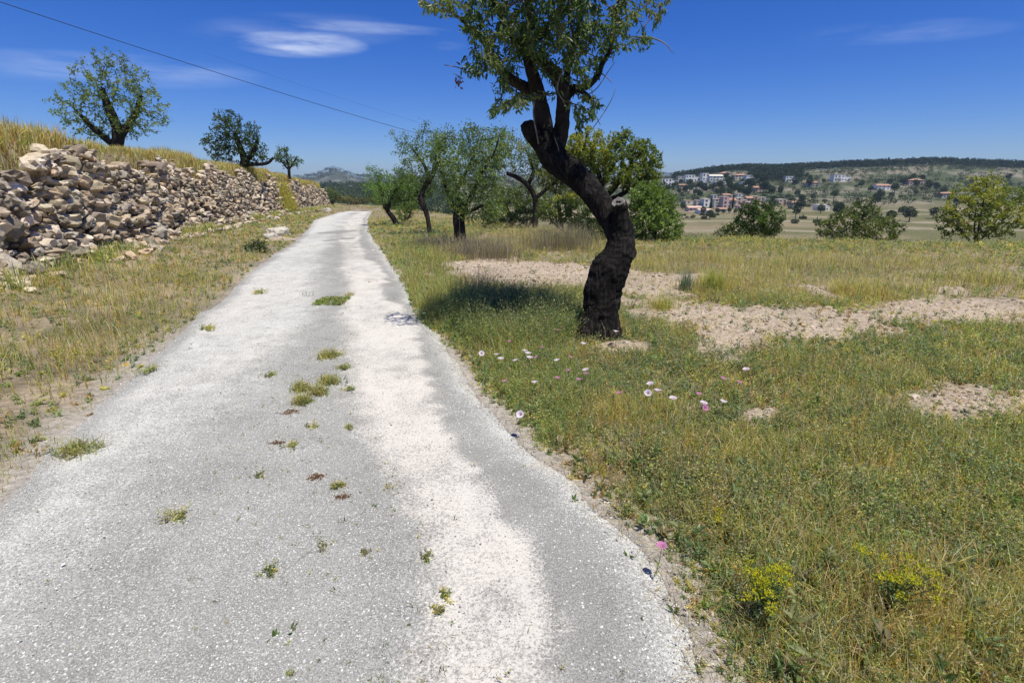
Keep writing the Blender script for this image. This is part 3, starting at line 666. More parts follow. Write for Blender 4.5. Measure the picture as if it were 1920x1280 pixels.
l4 = [limb_to(b4, [(738, 410, 9), (727, 396, 8), (720, 380, 6), (716, 360, 5), (710, 335, 4)], Y4, Y4 + .3, .12), lp([(726, 395, 7), (735, 370, 6), (748, 350, 5), (760, 335, 3)], Y4, Y4 + .4)]
att = ell_points([ell(722, 352, 36, 32, Y4), ell(700, 325, 17, 15, Y4), ell(745, 340, 28, 26, Y4), ell(695, 350, 18, 14, Y4), ell(765, 355, 24, 26, Y4 + .6), ell(690, 310, 7, 7, Y4)], 950)
make_tree('almond_tree', 'small round bright green almond tree beside the lane, its low trunk slanting left', 'tree', b4, l4, att, dict(ALM, L=.10, W=.04, cols=[(.13, .21, .06), (.11, .18, .05)], cols2=[(.22, .33, .08), (.18, .30, .075)]), step=.16, kill=.18, infl=1.5, group='almond trees along the lane')
Y5 = 20.5; b5 = place_base(1003, Y5)
l5 = [limb_to(b5, [(1004, 380, 9), (998, 360, 10), (985, 343, 9), (968, 332, 8), (950, 325, 6)], Y5, Y5, .13), lp([(990, 347, 8), (1000, 320, 6), (990, 290, 4)], Y5, Y5 + .4), lp([(1004, 372, 7), (1025, 355, 6), (1045, 340, 5)], Y5, Y5 + .5)]
att = ell_points([ell(955, 290, 32, 34, Y5), ell(990, 280, 35, 30, Y5), ell(1020, 300, 35, 30, Y5 + .5), ell(930, 300, 22, 24, Y5 + .5), ell(950, 250, 18, 14, Y5), ell(1000, 325, 32, 14, Y5)], 950)
make_tree('almond_tree', 'pale green almond tree with bare bent limbs behind the leaning trunk', 'tree', b5, l5, att, dict(ALM, L=.11, W=.045, n=11, cols=[(.16, .21, .09), (.13, .18, .07)], cols2=[(.26, .29, .13), (.30, .27, .08)]), step=.16, kill=.18, infl=1.5, group='almond trees along the lane')
CAR = dict(L=.075, W=.055, n=18, thr=.012, scatter=.035, up=.2, cols=[(.16, .20, .05), (.125, .165, .042), (.20, .235, .06)], cols2=[(.36, .33, .055), (.29, .30, .055), (.23, .26, .06)], cs=1.5)
Y6 = 16.3; b6 = place_base(1135, Y6)
l6 = [limb_to(b6, [(1133, 400, 16), (1130, 370, 12), (1127, 345, 9), (1120, 320, 8), (1105, 300, 5)], Y6, Y6, .18), lp([(1131, 372, 10), (1150, 355, 9), (1165, 335, 7), (1185, 310, 5)], Y6, Y6 + .2), lp([(1132, 378, 10), (1165, 365, 8), (1195, 345, 6), (1215, 325, 4)], Y6, Y6 - .3), lp([(1128, 350, 8), (1140, 325, 6), (1150, 295, 4)], Y6, Y6 + .5)]
att = ell_points([ell(1100, 285, 42, 40, Y6), ell(1150, 300, 40, 40, Y6), ell(1205, 308, 36, 44, Y6), ell(1218, 355, 26, 40, Y6), ell(1180, 330, 40, 22, Y6 - .3), ell(1085, 275, 24, 24, Y6), ell(1165, 262, 24, 20, Y6 + .3), ell(1100, 325, 28, 16, Y6), ell(1210, 278, 18, 18, Y6)], 1900)
make_tree('carob_tree', 'broad yellow-green evergreen tree with dark forked limbs right behind the sawn stub', 'tree', b6, l6, att, CAR, step=.12, kill=.12, infl=1.2)
def bush(label, px, Y, ells, leaf, n=900, step=.13, base_px=None, cat='bush', name='bush', group=None, r0=.004):
    b = place_base(base_px or px, Y); E_ = [ell(*e[:4], Y + (e[4] if len(e) > 4 else 0)) for e in ells]
    top = E_[0][0]; st = []
    for e in E_[:4]:
        c = e[0]; mid = b * .45 + c * .55 + rnd(1)[0] * .08; st.append((np.array([b + rnd(1)[0] * [.05, .05, 0], mid, c]), np.array([.035, .022, .008]) * (Y / 15)))
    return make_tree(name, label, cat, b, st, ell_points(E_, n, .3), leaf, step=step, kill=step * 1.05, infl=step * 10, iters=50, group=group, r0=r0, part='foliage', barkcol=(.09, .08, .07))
BR = dict(L=.08, W=.05, n=17, thr=.014, scatter=.04, up=.25, cols=[(.16, .24, .055), (.13, .20, .05)], cols2=[(.25, .33, .08), (.21, .29, .10)], cs=1.5)
bush('bright green bush with grey stems right of the leaning trunk', 1230, 15.3, [(1225, 400, 34, 46), (1250, 425, 32, 36), (1200, 420, 28, 40), (1205, 370, 28, 28), (1250, 385, 20, 30), (1228, 360, 20, 20)], BR, 1800, .12)
bush('yellow-tipped bush left of the leaning trunk', 1060, 17.5, [(1050, 395, 32, 28), (1085, 405, 28, 30), (1020, 400, 20, 18), (1070, 375, 24, 16)], dict(BR, cols=[(.14, .18, .05), (.11, .15, .045)], cols2=[(.36, .34, .06), (.26, .28, .06)]), 950, .14)
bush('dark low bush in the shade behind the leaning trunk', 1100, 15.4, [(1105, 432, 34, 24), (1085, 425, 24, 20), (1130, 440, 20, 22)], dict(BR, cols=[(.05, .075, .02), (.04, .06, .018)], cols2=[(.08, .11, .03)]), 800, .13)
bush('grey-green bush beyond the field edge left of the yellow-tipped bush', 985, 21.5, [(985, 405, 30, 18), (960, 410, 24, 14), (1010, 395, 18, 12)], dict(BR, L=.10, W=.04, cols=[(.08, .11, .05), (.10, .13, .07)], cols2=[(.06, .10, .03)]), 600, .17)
bush('dense mid-green bushy tree at the right edge of the field', 1412, 17.8, [(1408, 415, 30, 38), (1432, 425, 28, 38), (1378, 438, 26, 26), (1448, 412, 22, 32), (1420, 392, 20, 18)], dict(BR, cols=[(.06, .10, .025), (.045, .08, .02)], cols2=[(.11, .17, .04)]), 1300, .13)
bush('small grey-green bush in front of the tilled valley field', 1362, 19.5, [(1362, 436, 20, 14), (1345, 442, 14, 10)], dict(BR, L=.07, W=.03, cols=[(.10, .125, .06), (.08, .10, .05)], cols2=[(.14, .17, .06)]), 380, .14)
bush('wide olive-green bush at the far right of the field', 1600, 17.5, [(1600, 420, 45, 36), (1650, 430, 40, 30), (1560, 430, 30, 26), (1620, 395, 26, 20)], dict(BR, cols=[(.09, .12, .04), (.07, .10, .035)], cols2=[(.15, .18, .06)]), 1200, .15)
bush('tall yellow-green bush at the extreme right edge', 1830, 16.5, [(1830, 390, 50, 55), (1880, 400, 45, 50), (1790, 410, 30, 40), (1850, 350, 30, 26)], dict(CAR, n=15), 1500, .16)
bush('leafy sapling behind the slanting low trunk beside the lane', 762, depth_of(765, 418) + .5, [(760, 395, 20, 16), (772, 385, 14, 10), (750, 405, 12, 12)], dict(BR, L=.09, W=.035, cols2=[(.20, .28, .07)], cols=[(.13, .19, .05)]), 380, .15)
bush('dark green bush on the left verge below the stone wall', 488, depth_of(488, 474), [(486, 461, 14, 10), (470, 464, 14, 9), (495, 468, 9, 6)], dict(BR, L=.05, W=.03, cols=[(.035, .06, .02), (.05, .08, .025)], cols2=[(.07, .11, .03)]), 420, .08)
bush('dark green clump of leaves at the end of the lane', 735, 44, [(738, 388, 22, 10), (760, 384, 20, 12)], dict(BR, L=.2, W=.12, scatter=.1, cols=[(.05, .085, .025), (.06, .10, .03)], cols2=[(.09, .13, .04)]), 420, .3)
bush('broad dark evergreen bush behind the slim kinked almond trunk', 760, 36, [(745, 362, 24, 20), (775, 368, 28, 24), (800, 352, 20, 18), (770, 345, 30, 18)], dict(BR, L=.16, W=.09, scatter=.08, cols=[(.045, .08, .02), (.06, .10, .03)], cols2=[(.09, .13, .04)]), 900, .25)
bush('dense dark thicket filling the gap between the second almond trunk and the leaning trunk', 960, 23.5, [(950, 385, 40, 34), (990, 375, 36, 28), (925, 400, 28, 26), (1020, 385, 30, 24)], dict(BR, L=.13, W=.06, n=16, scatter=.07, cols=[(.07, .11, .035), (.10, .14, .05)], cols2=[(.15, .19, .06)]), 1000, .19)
bush('tall olive-green crown rising behind the bend of the leaning trunk', 1050, 21.0, [(1045, 330, 40, 36), (1075, 350, 40, 36), (1020, 300, 26, 30), (1060, 290, 30, 22)], dict(CAR, L=.10, W=.065, n=14, cols=[(.13, .17, .05), (.10, .14, .04)], cols2=[(.22, .25, .07)]), 1100, .18, cat='tree')
bush('low olive bush at the field edge right of the bright green bush', 1300, 19.0, [(1300, 450, 26, 14), (1325, 455, 18, 10)], dict(BR, L=.07, W=.03, n=10, cols=[(.12, .14, .06)], cols2=[(.18, .2, .08)]), 300, .14)
# trees standing on the bank behind the stone wall
def bank_base(px, Y): return place_base(px, Y, .05)
Y7 = 27; b7 = bank_base(452, Y7)
l7 = [limb_to(b7, [(455, 315, 14), (458, 300, 12), (450, 275, 9), (440, 250, 6)], Y7, Y7, .22), lp([(458, 305, 10), (475, 285, 8), (482, 262, 5)], Y7, Y7), lp([(457, 308, 8), (490, 308, 5), (503, 305, 5), (512, 296, 4)], Y7, Y7 - .3)]
att = ell_points([ell(470, 275, 26, 34, Y7), ell(440, 250, 34, 32, Y7), ell(410, 275, 30, 30, Y7), ell(425, 225, 26, 20, Y7), ell(485, 285, 14, 20, Y7), ell(475, 245, 14, 14, Y7)], 1300)
make_tree('almond_tree', 'large dark green tree on the bank behind the stone wall at the left', 'tree', b7, l7, att, dict(ALM, L=.15, W=.065, n=9, scatter=.05, thr=.03, cols=[(.05, .085, .025), (.04, .07, .022)], cols2=[(.09, .13, .04)]), step=.2, kill=.2, infl=2, rmax=.08, group='trees on the left bank')
Y8 = 34.5; b8 = bank_base(542, Y8)
l8 = [limb_to(b8, [(542, 322, 5), (541, 312, 4), (538, 300, 3)], Y8, Y8, .085), lp([(542, 318, 3), (550, 305, 2.5), (556, 295, 2)], Y8, Y8), lp([(541, 318, 3), (532, 308, 2.5), (525, 298, 2)], Y8, Y8)]
att = ell_points([ell(530, 288, 15, 16, Y8), ell(553, 302, 13, 11, Y8), ell(540, 305, 12, 10, Y8), ell(520, 295, 8, 10, Y8), ell(563, 302, 6, 6, Y8)], 330)
make_tree('almond_tree', 'small slender young tree on the bank above the end of the wall', 'tree', b8, l8, att, dict(ALM, L=.14, W=.07, n=16, scatter=.07, thr=.03, cols=[(.07, .12, .035), (.10, .15, .05)], cols2=[(.15, .21, .06)]), step=.2, kill=.22, infl=2, group='trees on the left bank')
Y9 = 19; b9 = bank_base(215, Y9)
l9 = [limb_to(b9, [(215, 290, 22), (222, 250, 18), (205, 205, 14), (190, 165, 8)], Y9, Y9, .22), lp([(220, 262, 14), (250, 220, 10), (265, 180, 6)], Y9, Y9 + .6), lp([(216, 275, 12), (180, 245, 9), (150, 215, 6)], Y9, Y9 - .6)]
att = ell_points([ell(215, 170, 70, 55, Y9), ell(265, 200, 45, 45, Y9), ell(150, 205, 48, 42, Y9), ell(200, 240, 75, 25, Y9), ell(210, 120, 40, 26, Y9)], 1500)
make_tree('almond_tree', 'spreading almond tree on the bank at the far left, nearest of the bank trees', 'tree', b9, l9, att, dict(ALM, L=.11, W=.045, n=7, scatter=.03, thr=.016), step=.17, kill=.18, infl=1.8, rmax=.07, group='trees on the left bank')
bush('olive-green shrub growing where the stone wall ends at the bend', 622, 46, [(622, 362, 12, 9), (610, 366, 9, 7), (635, 368, 9, 6)], dict(BR, L=.2, W=.1, scatter=.1, cols=[(.09, .13, .04)], cols2=[(.13, .17, .05)]), 300, .3)
bush('yellow-brown shrub at the back of the bend in the lane', 655, 57, [(650, 374, 20, 7), (675, 376, 16, 6), (700, 374, 16, 8)], dict(BR, L=.22, W=.1, scatter=.12, cols=[(.12, .13, .05)], cols2=[(.20, .17, .06)]), 420, .36)

# ------------------------------------------------------------------ dry stone wall on the left bank
ico_v, ico_f = None, None
def ico():
    import bmesh
    bm_ = bmesh.new(); bmesh.ops.create_icosphere(bm_, subdivisions=2, radius=1); v = np.array([x.co[:] for x in bm_.verts]); f = np.array([[a.index for a in p.verts] for p in bm_.faces]); bm_.free(); return v, f
IV, IF = ico()
def ico1():
    import bmesh
    bm_ = bmesh.new(); bmesh.ops.create_icosphere(bm_, subdivisions=1, radius=1); v = np.array([x.co[:] for x in bm_.verts]); f = np.array([[a.index for a in p.verts] for p in bm_.faces]); bm_.free(); return v, f
JV, JF = ico1()
def add_stones(acc, P, size, col, aniso=(1, .8, .6), low=False, rough=.30):
    bv, bf = (JV, JF) if low else (IV, IF)
    n = len(P); k = len(bv); size = np.broadcast_to(size, (n,))
    # boxy, angular blocks: superquadric of random orientation with per-vertex noise
    v = bv / np.max(np.abs(bv), axis=1, keepdims=True) ** (.55)
    v = v[None] * (1 + rng.uniform(-rough, rough * .4, (n, k, 1))) * (np.array(aniso) * rng.uniform(.7, 1.3, (n, 1, 3)))
    a = rng.uniform(0, 2 * np.pi, n); ca, sa = np.cos(a)[:, None], np.sin(a)[:, None]; tl = rng.normal(0, .35, (n, 1))
    x, y, z = v[..., 0], v[..., 1], v[..., 2]; x, z = x * np.cos(tl) - z * np.sin(tl), x * np.sin(tl) + z * np.cos(tl)
    v = np.stack([x * ca - y * sa, x * sa + y * ca, z], -1) * size[:, None, None] + P[:, None]
    acc.add(v.reshape(-1, 3), None, (bf[None] + (np.arange(n) * k)[:, None, None]).reshape(-1, 3), np.repeat(col, k, 0))
wa = Acc(); Y = 2.0
PS, SZ = [], []
while Y < 45.5:
    h = float(HW(np.array(Y))); stp = (.135 if Y < 15 else .115) * (1 + Y / 80)
    if Y > 46: break
    zb = g1(float(XW(np.array(Y))) + .35, Y) - .12; tumble = .25 * math.sin(Y * .9) + .2 * math.sin(Y * 2.3)
    z = 0; lim = h * (.90 + .12 * math.sin(Y * 1.3) + .06 * math.sin(Y * 4.1)) + .08
    while z < lim:
        if not (30.4 < Y < 32.4 and random.random() < .75):
            PS.append((float(XW(np.array(Y))) + .30 - .22 * z + random.uniform(-.10, .10) + (.15 if z < .3 else 0), Y + random.uniform(-.09, .09), zb + z + random.uniform(-.04, .04))); SZ.append(random.choice([.05, .07, .08, .10, .11, .15]) * random.uniform(.8, 1.2) * (1 if Y < 15 else .82))
        z += random.uniform(.08, .15)
    if random.random() < .5: PS.append((float(XW(np.array(Y))) + random.uniform(.5, 1.0), Y, zb + .1)); SZ.append(random.uniform(.05, .12))
    Y += stp
PS = np.array(PS); SZ = np.array(SZ); nst = len(PS); print('wall stones', nst)
sc = pal([(.40, .345, .26), (.50, .45, .37), (.28, .235, .175), (.34, .32, .28), (.20, .175, .145), (.40, .31, .21)], nst, .2)
sc = sc * .65 + sc.mean(1, keepdims=True) * np.array([1.12, 1.0, .84]) * .35; sc = sc * np.array([1.22, 1.14, 1.03])
add_stones(wa, PS, SZ, sc, (1.25, .95, .68), rough=.36)
wb0 = (float(XW(np.array(22.))), 22.0, -.2)
tag(wa.build('dry_stone_wall', M_stone, None, wb0), 'rough tumbled dry stone wall holding up the left bank', 'wall')
for (px, py, s, lb) in ((524, 441, .26, 'large pale boulder lying on the left verge'), (508, 446, .16, 'smaller rock beside the pale boulder on the left verge'), (614, 397.5, .30, 'flat pale rock at the foot of the wall end near the bend'), (520, 412, .14, 'small rock half sunk in the grass under the stone wall')):
    x, y = ray_ground(px, py); a_ = Acc(); b_ = np.array([x, y, g1(x, y)]); add_stones(a_, b_[None] + [0, 0, s * .25], s, pal([(.45, .41, .34)], 1), (1.2, 1, .6), rough=.2)
    tag(a_.build('rock', M_stone, None, b_), lb, 'rock')

# ------------------------------------------------------------------ ground vegetation
def sample_polar(n, r0, r1, a0, a1, pw=1.0):
    """density falls with distance like r^-pw"""
    k = 2 - pw; u = rng.uniform(0, 1, n)
    r = (r0 ** k + u * (r1 ** k - r0 ** k)) ** (1 / k) if abs(k) > 1e-6 else r0 * (r1 / r0) ** u
    a = np.radians(rng.uniform(a0, a1, n)); return r * np.sin(a), r * np.cos(a), r
def region(X, Y):
    """0..1 weights used to steer the mix of plants"""
    z = zr_of(Y); px, py = proj(np.stack([X, Y, z], -1)); w = 1 + .7 * fbm(X * 1.3, Y * 1.3, 81, 3)
    def e(a, b, c, d): return ss(1.3, .6, (((px - a) / c) ** 2 + ((py - b) / d) ** 2) * w)
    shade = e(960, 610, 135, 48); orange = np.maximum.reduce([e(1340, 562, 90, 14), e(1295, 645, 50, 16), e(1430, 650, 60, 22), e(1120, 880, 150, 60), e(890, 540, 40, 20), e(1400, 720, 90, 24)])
    lush = np.maximum.reduce([e(815, 600, 60, 70), e(790, 520, 70, 70), e(850, 620, 60, 50), e(960, 720, 130, 60), e(1010, 800, 90, 50)])
    pale = np.maximum.reduce([e(900, 470, 100, 22), e(1040, 450, 130, 30), e(1340, 510, 200, 38), e(1650, 520, 260, 45)])
    return shade, orange, lush, pale
def offroad(X, Y, m=.03):
    nz = .16 * fbm(X * 2.5, Y * 2.5, 83, 3)
    fr = ss(6.2, 4.4, Y)
    right = X - XR(Y) - m * fr - np.abs(nz) * (.3 + .7 * fr) + .10 * (1 - fr); left = XL(Y) - X - m - np.abs(nz) * 1.2
    return np.where(Y < 51.5, np.maximum(right, left), .5)
def onwall(X, Y): return (X < XW(Y) + .5) & (X > XW(Y) - .25) & (Y < 46)
GREEN = [(.19, .25, .075), (.24, .32, .09), (.15, .20, .065), (.27, .35, .12)]
YEL = [(.49, .44, .13), (.42, .39, .11), (.55, .45, .19), (.37, .38, .11)]
DRY = [(.52, .43, .25), (.43, .36, .22), (.58, .50, .34), (.34, .28, .18)]
ORA = [(.42, .25, .08), (.36, .21, .08), (.48, .33, .12)]
def choose(n, wts, pals):
    W = np.stack(wts, 1); W = W / W.sum(1, keepdims=True); c = W.cumsum(1); u = rng.uniform(0, 1, (n, 1)); k = (u > c).sum(1).clip(0, len(pals) - 1); out = np.zeros((n, 3))
    for i, p in enumerate(pals):
        m = k == i; out[m] = pal(p, int(m.sum()), .2) * 1.17
    return out
def Wn(X, Y, s, sc=1.5): return np.clip(.5 + .9 * fbm(X * sc, Y * sc, s, 3), 0, 1)
gr = Acc()
GLU = True
def grass_pass(n, r0, r1, a0, a1, pw, hmul, wmul, dens=1.0, acc=gr):
    X, Y, r = sample_polar(n, r0, r1, a0, a1, pw)
    o = offroad(X, Y); bmk = bare_mask(X, Y); cl = np.clip(Wn(X, Y, 84, 2.0) + 1.0 * region(X, Y)[2], 0, 1)
    keep = (o > 0) & ~onwall(X, Y) & (rng.uniform(0, 1, n) < (1 - .955 * bmk) * np.clip(.15 + o * np.where(Y > 5.5, 9, 4.2), 0, 1) * np.clip(-.05 + 1.35 * cl + .3 * ss(6, 10, r), .05, 1) * dens)
    X, Y, r, o, bmk = X[keep], Y[keep], r[keep], o[keep], bmk[keep]; m = len(X); P = np.stack([X, Y, G(X, Y) - .01], -1)
    sh, orr, lu, pa = region(X, Y)
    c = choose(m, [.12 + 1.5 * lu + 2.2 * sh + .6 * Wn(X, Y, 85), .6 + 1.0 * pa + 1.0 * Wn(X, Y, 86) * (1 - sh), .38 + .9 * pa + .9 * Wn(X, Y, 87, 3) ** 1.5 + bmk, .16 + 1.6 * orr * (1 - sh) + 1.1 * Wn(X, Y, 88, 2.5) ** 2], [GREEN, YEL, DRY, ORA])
    H = (.04 + .13 * rng.uniform(0, 1, m) ** 1.5 + .10 * pa * Wn(X, Y, 120, .8) + .16 * sh * rng.uniform(0, 1, m) + .05 * lu) * hmul * (1 - .45 * ss(9, 14, r)) * (.4 + 1.15 * Wn(X, Y, 121, 1.2)) * np.clip(.35 + o * np.where(Y > 5.5, 5, 1.5), 0, 1) * (1 - .6 * bmk) * (1 + .25 * ss(6, 14, r))
    W_ = (.0022 + .0011 * r / 3) * wmul * rng.uniform(.7, 1.4, m)
    tip = lerp(c, np.array([.36, .30, .15]), (rng.uniform(0, 1, m) < .3) * .6)
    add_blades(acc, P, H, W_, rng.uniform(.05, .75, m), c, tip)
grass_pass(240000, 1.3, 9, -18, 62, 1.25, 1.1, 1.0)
grass_pass(150000, 8, 30, -18, 50, 1.3, 1.25, 1.0)
grass_pass(110000, 3, 34, -50, -16, 1.2, 1.2, 1.1)
grass_pass(50000, 28, 66, -46, 2, 1.4, 1.5, 1.5)
# steep slope just past the field edge
grass_pass(40000, 14, 34, 0, 50, 1.0, 1.5, 1.4)
print('grass verts', gr.n)
tag(gr.build('grass', M_grass), 'green, yellow and dry grass on the verges and field', 'grass', kind='stuff')
he = Acc()
def herb_pass(n, r0, r1, a0, a1, pw, hmul, lmul, ns, nl, dens=1.0):
    X, Y, r = sample_polar(n, r0, r1, a0, a1, pw)
    o = offroad(X, Y, .02); bmk = bare_mask(X, Y); cl = Wn(X, Y, 94, 2.6); sh, orr, lu, pa = region(X, Y)
    keep = (o > 0) & ~onwall(X, Y) & (rng.uniform(0, 1, n) < (1 - .96 * bmk) * np.clip(.15 + o * np.where(Y > 5.5, 8, 4.0), 0, 1) * np.clip(.15 + 1.1 * cl + .6 * sh + .5 * lu - .6 * pa, .05, 1) * dens)
    X, Y, r, o = X[keep], Y[keep], r[keep], o[keep]; sh, orr, lu, pa = sh[keep], orr[keep], lu[keep], pa[keep]; m = len(X); P = np.stack([X, Y, G(X, Y) - .01], -1)
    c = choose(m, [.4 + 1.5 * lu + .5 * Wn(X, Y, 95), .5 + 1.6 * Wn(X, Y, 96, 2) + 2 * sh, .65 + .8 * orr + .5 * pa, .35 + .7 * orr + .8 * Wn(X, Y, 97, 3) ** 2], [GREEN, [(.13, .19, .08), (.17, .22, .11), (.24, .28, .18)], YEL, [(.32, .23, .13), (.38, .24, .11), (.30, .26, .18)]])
    H = (.04 + .17 * rng.uniform(0, 1, m) ** 2.2 * (.4 + 1.2 * Wn(X, Y, 130, 1.6)) + .34 * sh * rng.uniform(.4, 1, m) + .04 * lu) * hmul * np.clip(.3 + o * 1.4, 0, 1)
    lm = lmul * (1 + .12 * (r - 2).clip(0))
    order = np.argsort(r)
    for part_ in np.array_split(order, 8):
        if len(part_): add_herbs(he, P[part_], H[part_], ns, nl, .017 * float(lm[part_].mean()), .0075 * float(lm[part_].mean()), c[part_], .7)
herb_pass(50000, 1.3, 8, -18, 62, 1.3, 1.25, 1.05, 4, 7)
herb_pass(15000, 7, 26, -18, 50, 1.3, 1.4, 1.3, 3, 6)
herb_pass(6000, 4, 34, -50, -17, 1.2, 1.4, 1.4, 3, 6)
print('herb verts', he.n)
tag(he.build('ground_cover', M_leaf), 'small leafy weeds growing thickly among the grass', 'weeds', kind='stuff')
# dry straw, litter and seed stalks
dr = Acc()
def stalk_pass(n, r0, r1, a0, a1, hm, acc=dr, dens=1.0):
    X, Y, r = sample_polar(n, r0, r1, a0, a1, 1.2); o = offroad(X, Y, .12); bmk = bare_mask(X, Y); sh, orr, lu, pa = region(X, Y)
    keep = (o > 0) & ~onwall(X, Y) & (rng.uniform(0, 1, n) < (1 - .9 * bmk) * (.25 + .9 * pa + .4 * orr) * dens); X, Y, r, pa = X[keep], Y[keep], r[keep], pa[keep]; m = len(X)
    k2 = rng.uniform(0, 1, m) < .25 + 1.0 * Wn(X, Y, 131, 1.1); X, Y, r, pa = X[k2], Y[k2], r[k2], pa[k2]; m = len(X)
    P = np.stack([X, Y, G(X, Y) - .01], -1); H = (.10 + .24 * rng.uniform(0, 1, m) ** 1.5 + .12 * pa) * hm
    c = pal(DRY + [(.30, .26, .22)], m, .2); add_blades(acc, P, H, (.0012 + .0006 * r / 3), rng.uniform(.05, .5, m), c)
stalk_pass(26000, 1.5, 9, -18, 62, .85); stalk_pass(20000, 8, 28, -16, 50, 1.25); stalk_pass(7000, 6, 34, -50, -17, 1.3)
def straw(n, r0, r1, a0, a1, w=1.0):
    X, Y, r = sample_polar(n, r0, r1, a0, a1, 1.3); k = offroad(X, Y, -.1) > 0; X, Y, r = X[k], Y[k], r[k]; m = len(X); P = np.stack([X, Y, G(X, Y) + rng.uniform(.005, .04, m)], -1)
    D = rnd(m); D[:, 2] *= .25; add_leaves(dr, P, D, rng.uniform(.03, .10, m), (.0018 + .0006 * r / 2) * w, pal(DRY + ORA[:1] + [(.20, .16, .11)], m, .25), .1)
straw(38000, 1.3, 9, -18, 62); straw(12000, 8, 24, -16, 50, 1.5)
# dry brush: grey tangle round the second trunk and behind the field
def brush(px, py, rx, ry, n, h, cols, w=.004, lean=.6):
    x0, y0 = ray_ground(px, py); s = y0 / F; X = x0 + rng.normal(0, rx * s * .5, n); Y = y0 + rng.normal(0, ry * s * y0 / EYE * .5, n); m = n
    P = np.stack([X, Y, G(X, Y)], -1); add_blades(dr, P, h * rng.uniform(.4, 1.1, m), w * rng.uniform(.5, 1.2, m), rng.uniform(.1, lean, m), pal(cols, m, .25))
GREY = [(.24, .20, .17), (.30, .26, .22), (.20, .16, .14), (.36, .31, .24)]
brush(880, 480, 60, 10, 900, .55, GREY, .006); brush(820, 462, 60, 8, 800, .45, GREY, .006); brush(1050, 468, 80, 8, 1800, .75, GREY + [(.36, .32, .20)], .006); brush(1300, 490, 150, 12, 800, .28, YEL + DRY[:2], .007); brush(930, 485, 50, 7, 600, .5, GREY, .006)
brush(1240, 580, 30, 6, 350, .22, YEL, .005); brush(1335, 550, 22, 5, 500, .42, YEL + GREEN[:2], .006); brush(1285, 545, 12, 4, 200, .38, [(.22, .26, .24), (.16, .22, .18)], .007)
brush(900, 560, 40, 9, 420, .55, GREY[:1] + [(.10, .09, .075)], .005); brush(970, 600, 110, 16, 1300, .52, [(.16, .15, .11), (.09, .11, .05), (.28, .26, .2)], .004)
brush(1600, 500, 260, 14, 900, .32, YEL + DRY[:2], .007)
tag(dr.build('dry_grass', M_grass), 'dry straw, dead stalks and grey brush in the grass', 'dry grass', kind='stuff')
# tufts along the bank top and on the wall
bt = Acc(); n = 52000; Y = 3 + 43 * rng.uniform(0, 1, n) ** 1.0; X = XW(Y) - .15 - np.abs(rng.normal(0, 1.1, n)); P = np.stack([X, Y, G(X, Y)], -1)
cl = Wn(X, Y, 101, .9); k = rng.uniform(0, 1, n) < .25 + .9 * cl; P = P[k]; cl = cl[k]; m = len(P)
add_blades(bt, P, (.14 + .42 * cl * rng.uniform(.3, 1, m)), .007 + .0007 * P[:, 1], rng.uniform(.05, .6, m), choose(m, [.3 + 0 * cl, .7 + 0 * cl, 1.4 * cl + .4, .8 * cl + .25], [GREEN, YEL, DRY, ORA]))
n = 9000; Y = 4 + 41 * rng.uniform(0, 1, n); X = XW(Y) + .42 + np.abs(rng.normal(0, .22, n)); k = (Wn(X, Y, 103, .8) > .45); X, Y = X[k], Y[k]; P = np.stack([X, Y, G(X, Y)], -1); m = len(P)
add_blades(bt, P, .10 + .28 * rng.uniform(0, 1, m) ** 1.5, .008 + .0005 * Y, rng.uniform(.1, .6, m), choose(m, [1.0 + 0 * X, .8 + 0 * X, .5 + 0 * X], [GREEN, YEL, DRY]))
n = 3500; Y = 31.4 + rng.normal(0, .8, n); z_ = rng.uniform(0, 1, n); X = XW(Y) + .45 - .5 * z_; P = np.stack([X, Y, G(XW(Y) + .4, Y) + z_ * 1.5], -1); add_blades(bt, P, .35, .014, rng.uniform(.2, .8, n), choose(n, [1 + 0 * X, 1 + 0 * X, 1 + 0 * X], [GREEN, YEL, ORA]))
tag(bt.build('bank_grass', M_grass), 'tawny dry grass along the top and foot of the stone wall', 'grass', kind='stuff')

# taller leafy plants in clumps on the verge and round the trunk
tp = Acc(); n = 5200; X, Y, r = sample_polar(n, 1.5, 9, -18, 50, 1.1); sh, orr, lu, pa = region(X, Y)
q = np.exp(-((X - tb[0]) ** 2 + (Y - tb[1] + .15) ** 2) / .12)
k = (offroad(X, Y, .06) > 0) & (bare_mask(X, Y) < .35) & (rng.uniform(0, 1, n) < .9 * ss(.5, .75, Wn(X, Y, 160, 1.6)) + .8 * sh + q); X, Y, r, sh = X[k], Y[k], r[k], sh[k]; m = len(X)
P = np.stack([X, Y, G(X, Y) - .01], -1); hh = rng.uniform(.13, .27, m) * (1 + .5 * sh); cc = choose(m, [.7 + sh, .6 + 0 * X, .5 + 0 * X, .25 + 0 * X], [GREEN, [(.12, .17, .07), (.16, .21, .10)], YEL, [(.30, .24, .15), (.36, .26, .13)]])
add_herbs(tp, P, hh, 3, 9, .024, .009, cc, .45, (.17, .17, .08))
tag(tp.build('tall_weeds', M_leaf), 'taller leafy weeds in clumps on the verge', 'weeds', kind='stuff')
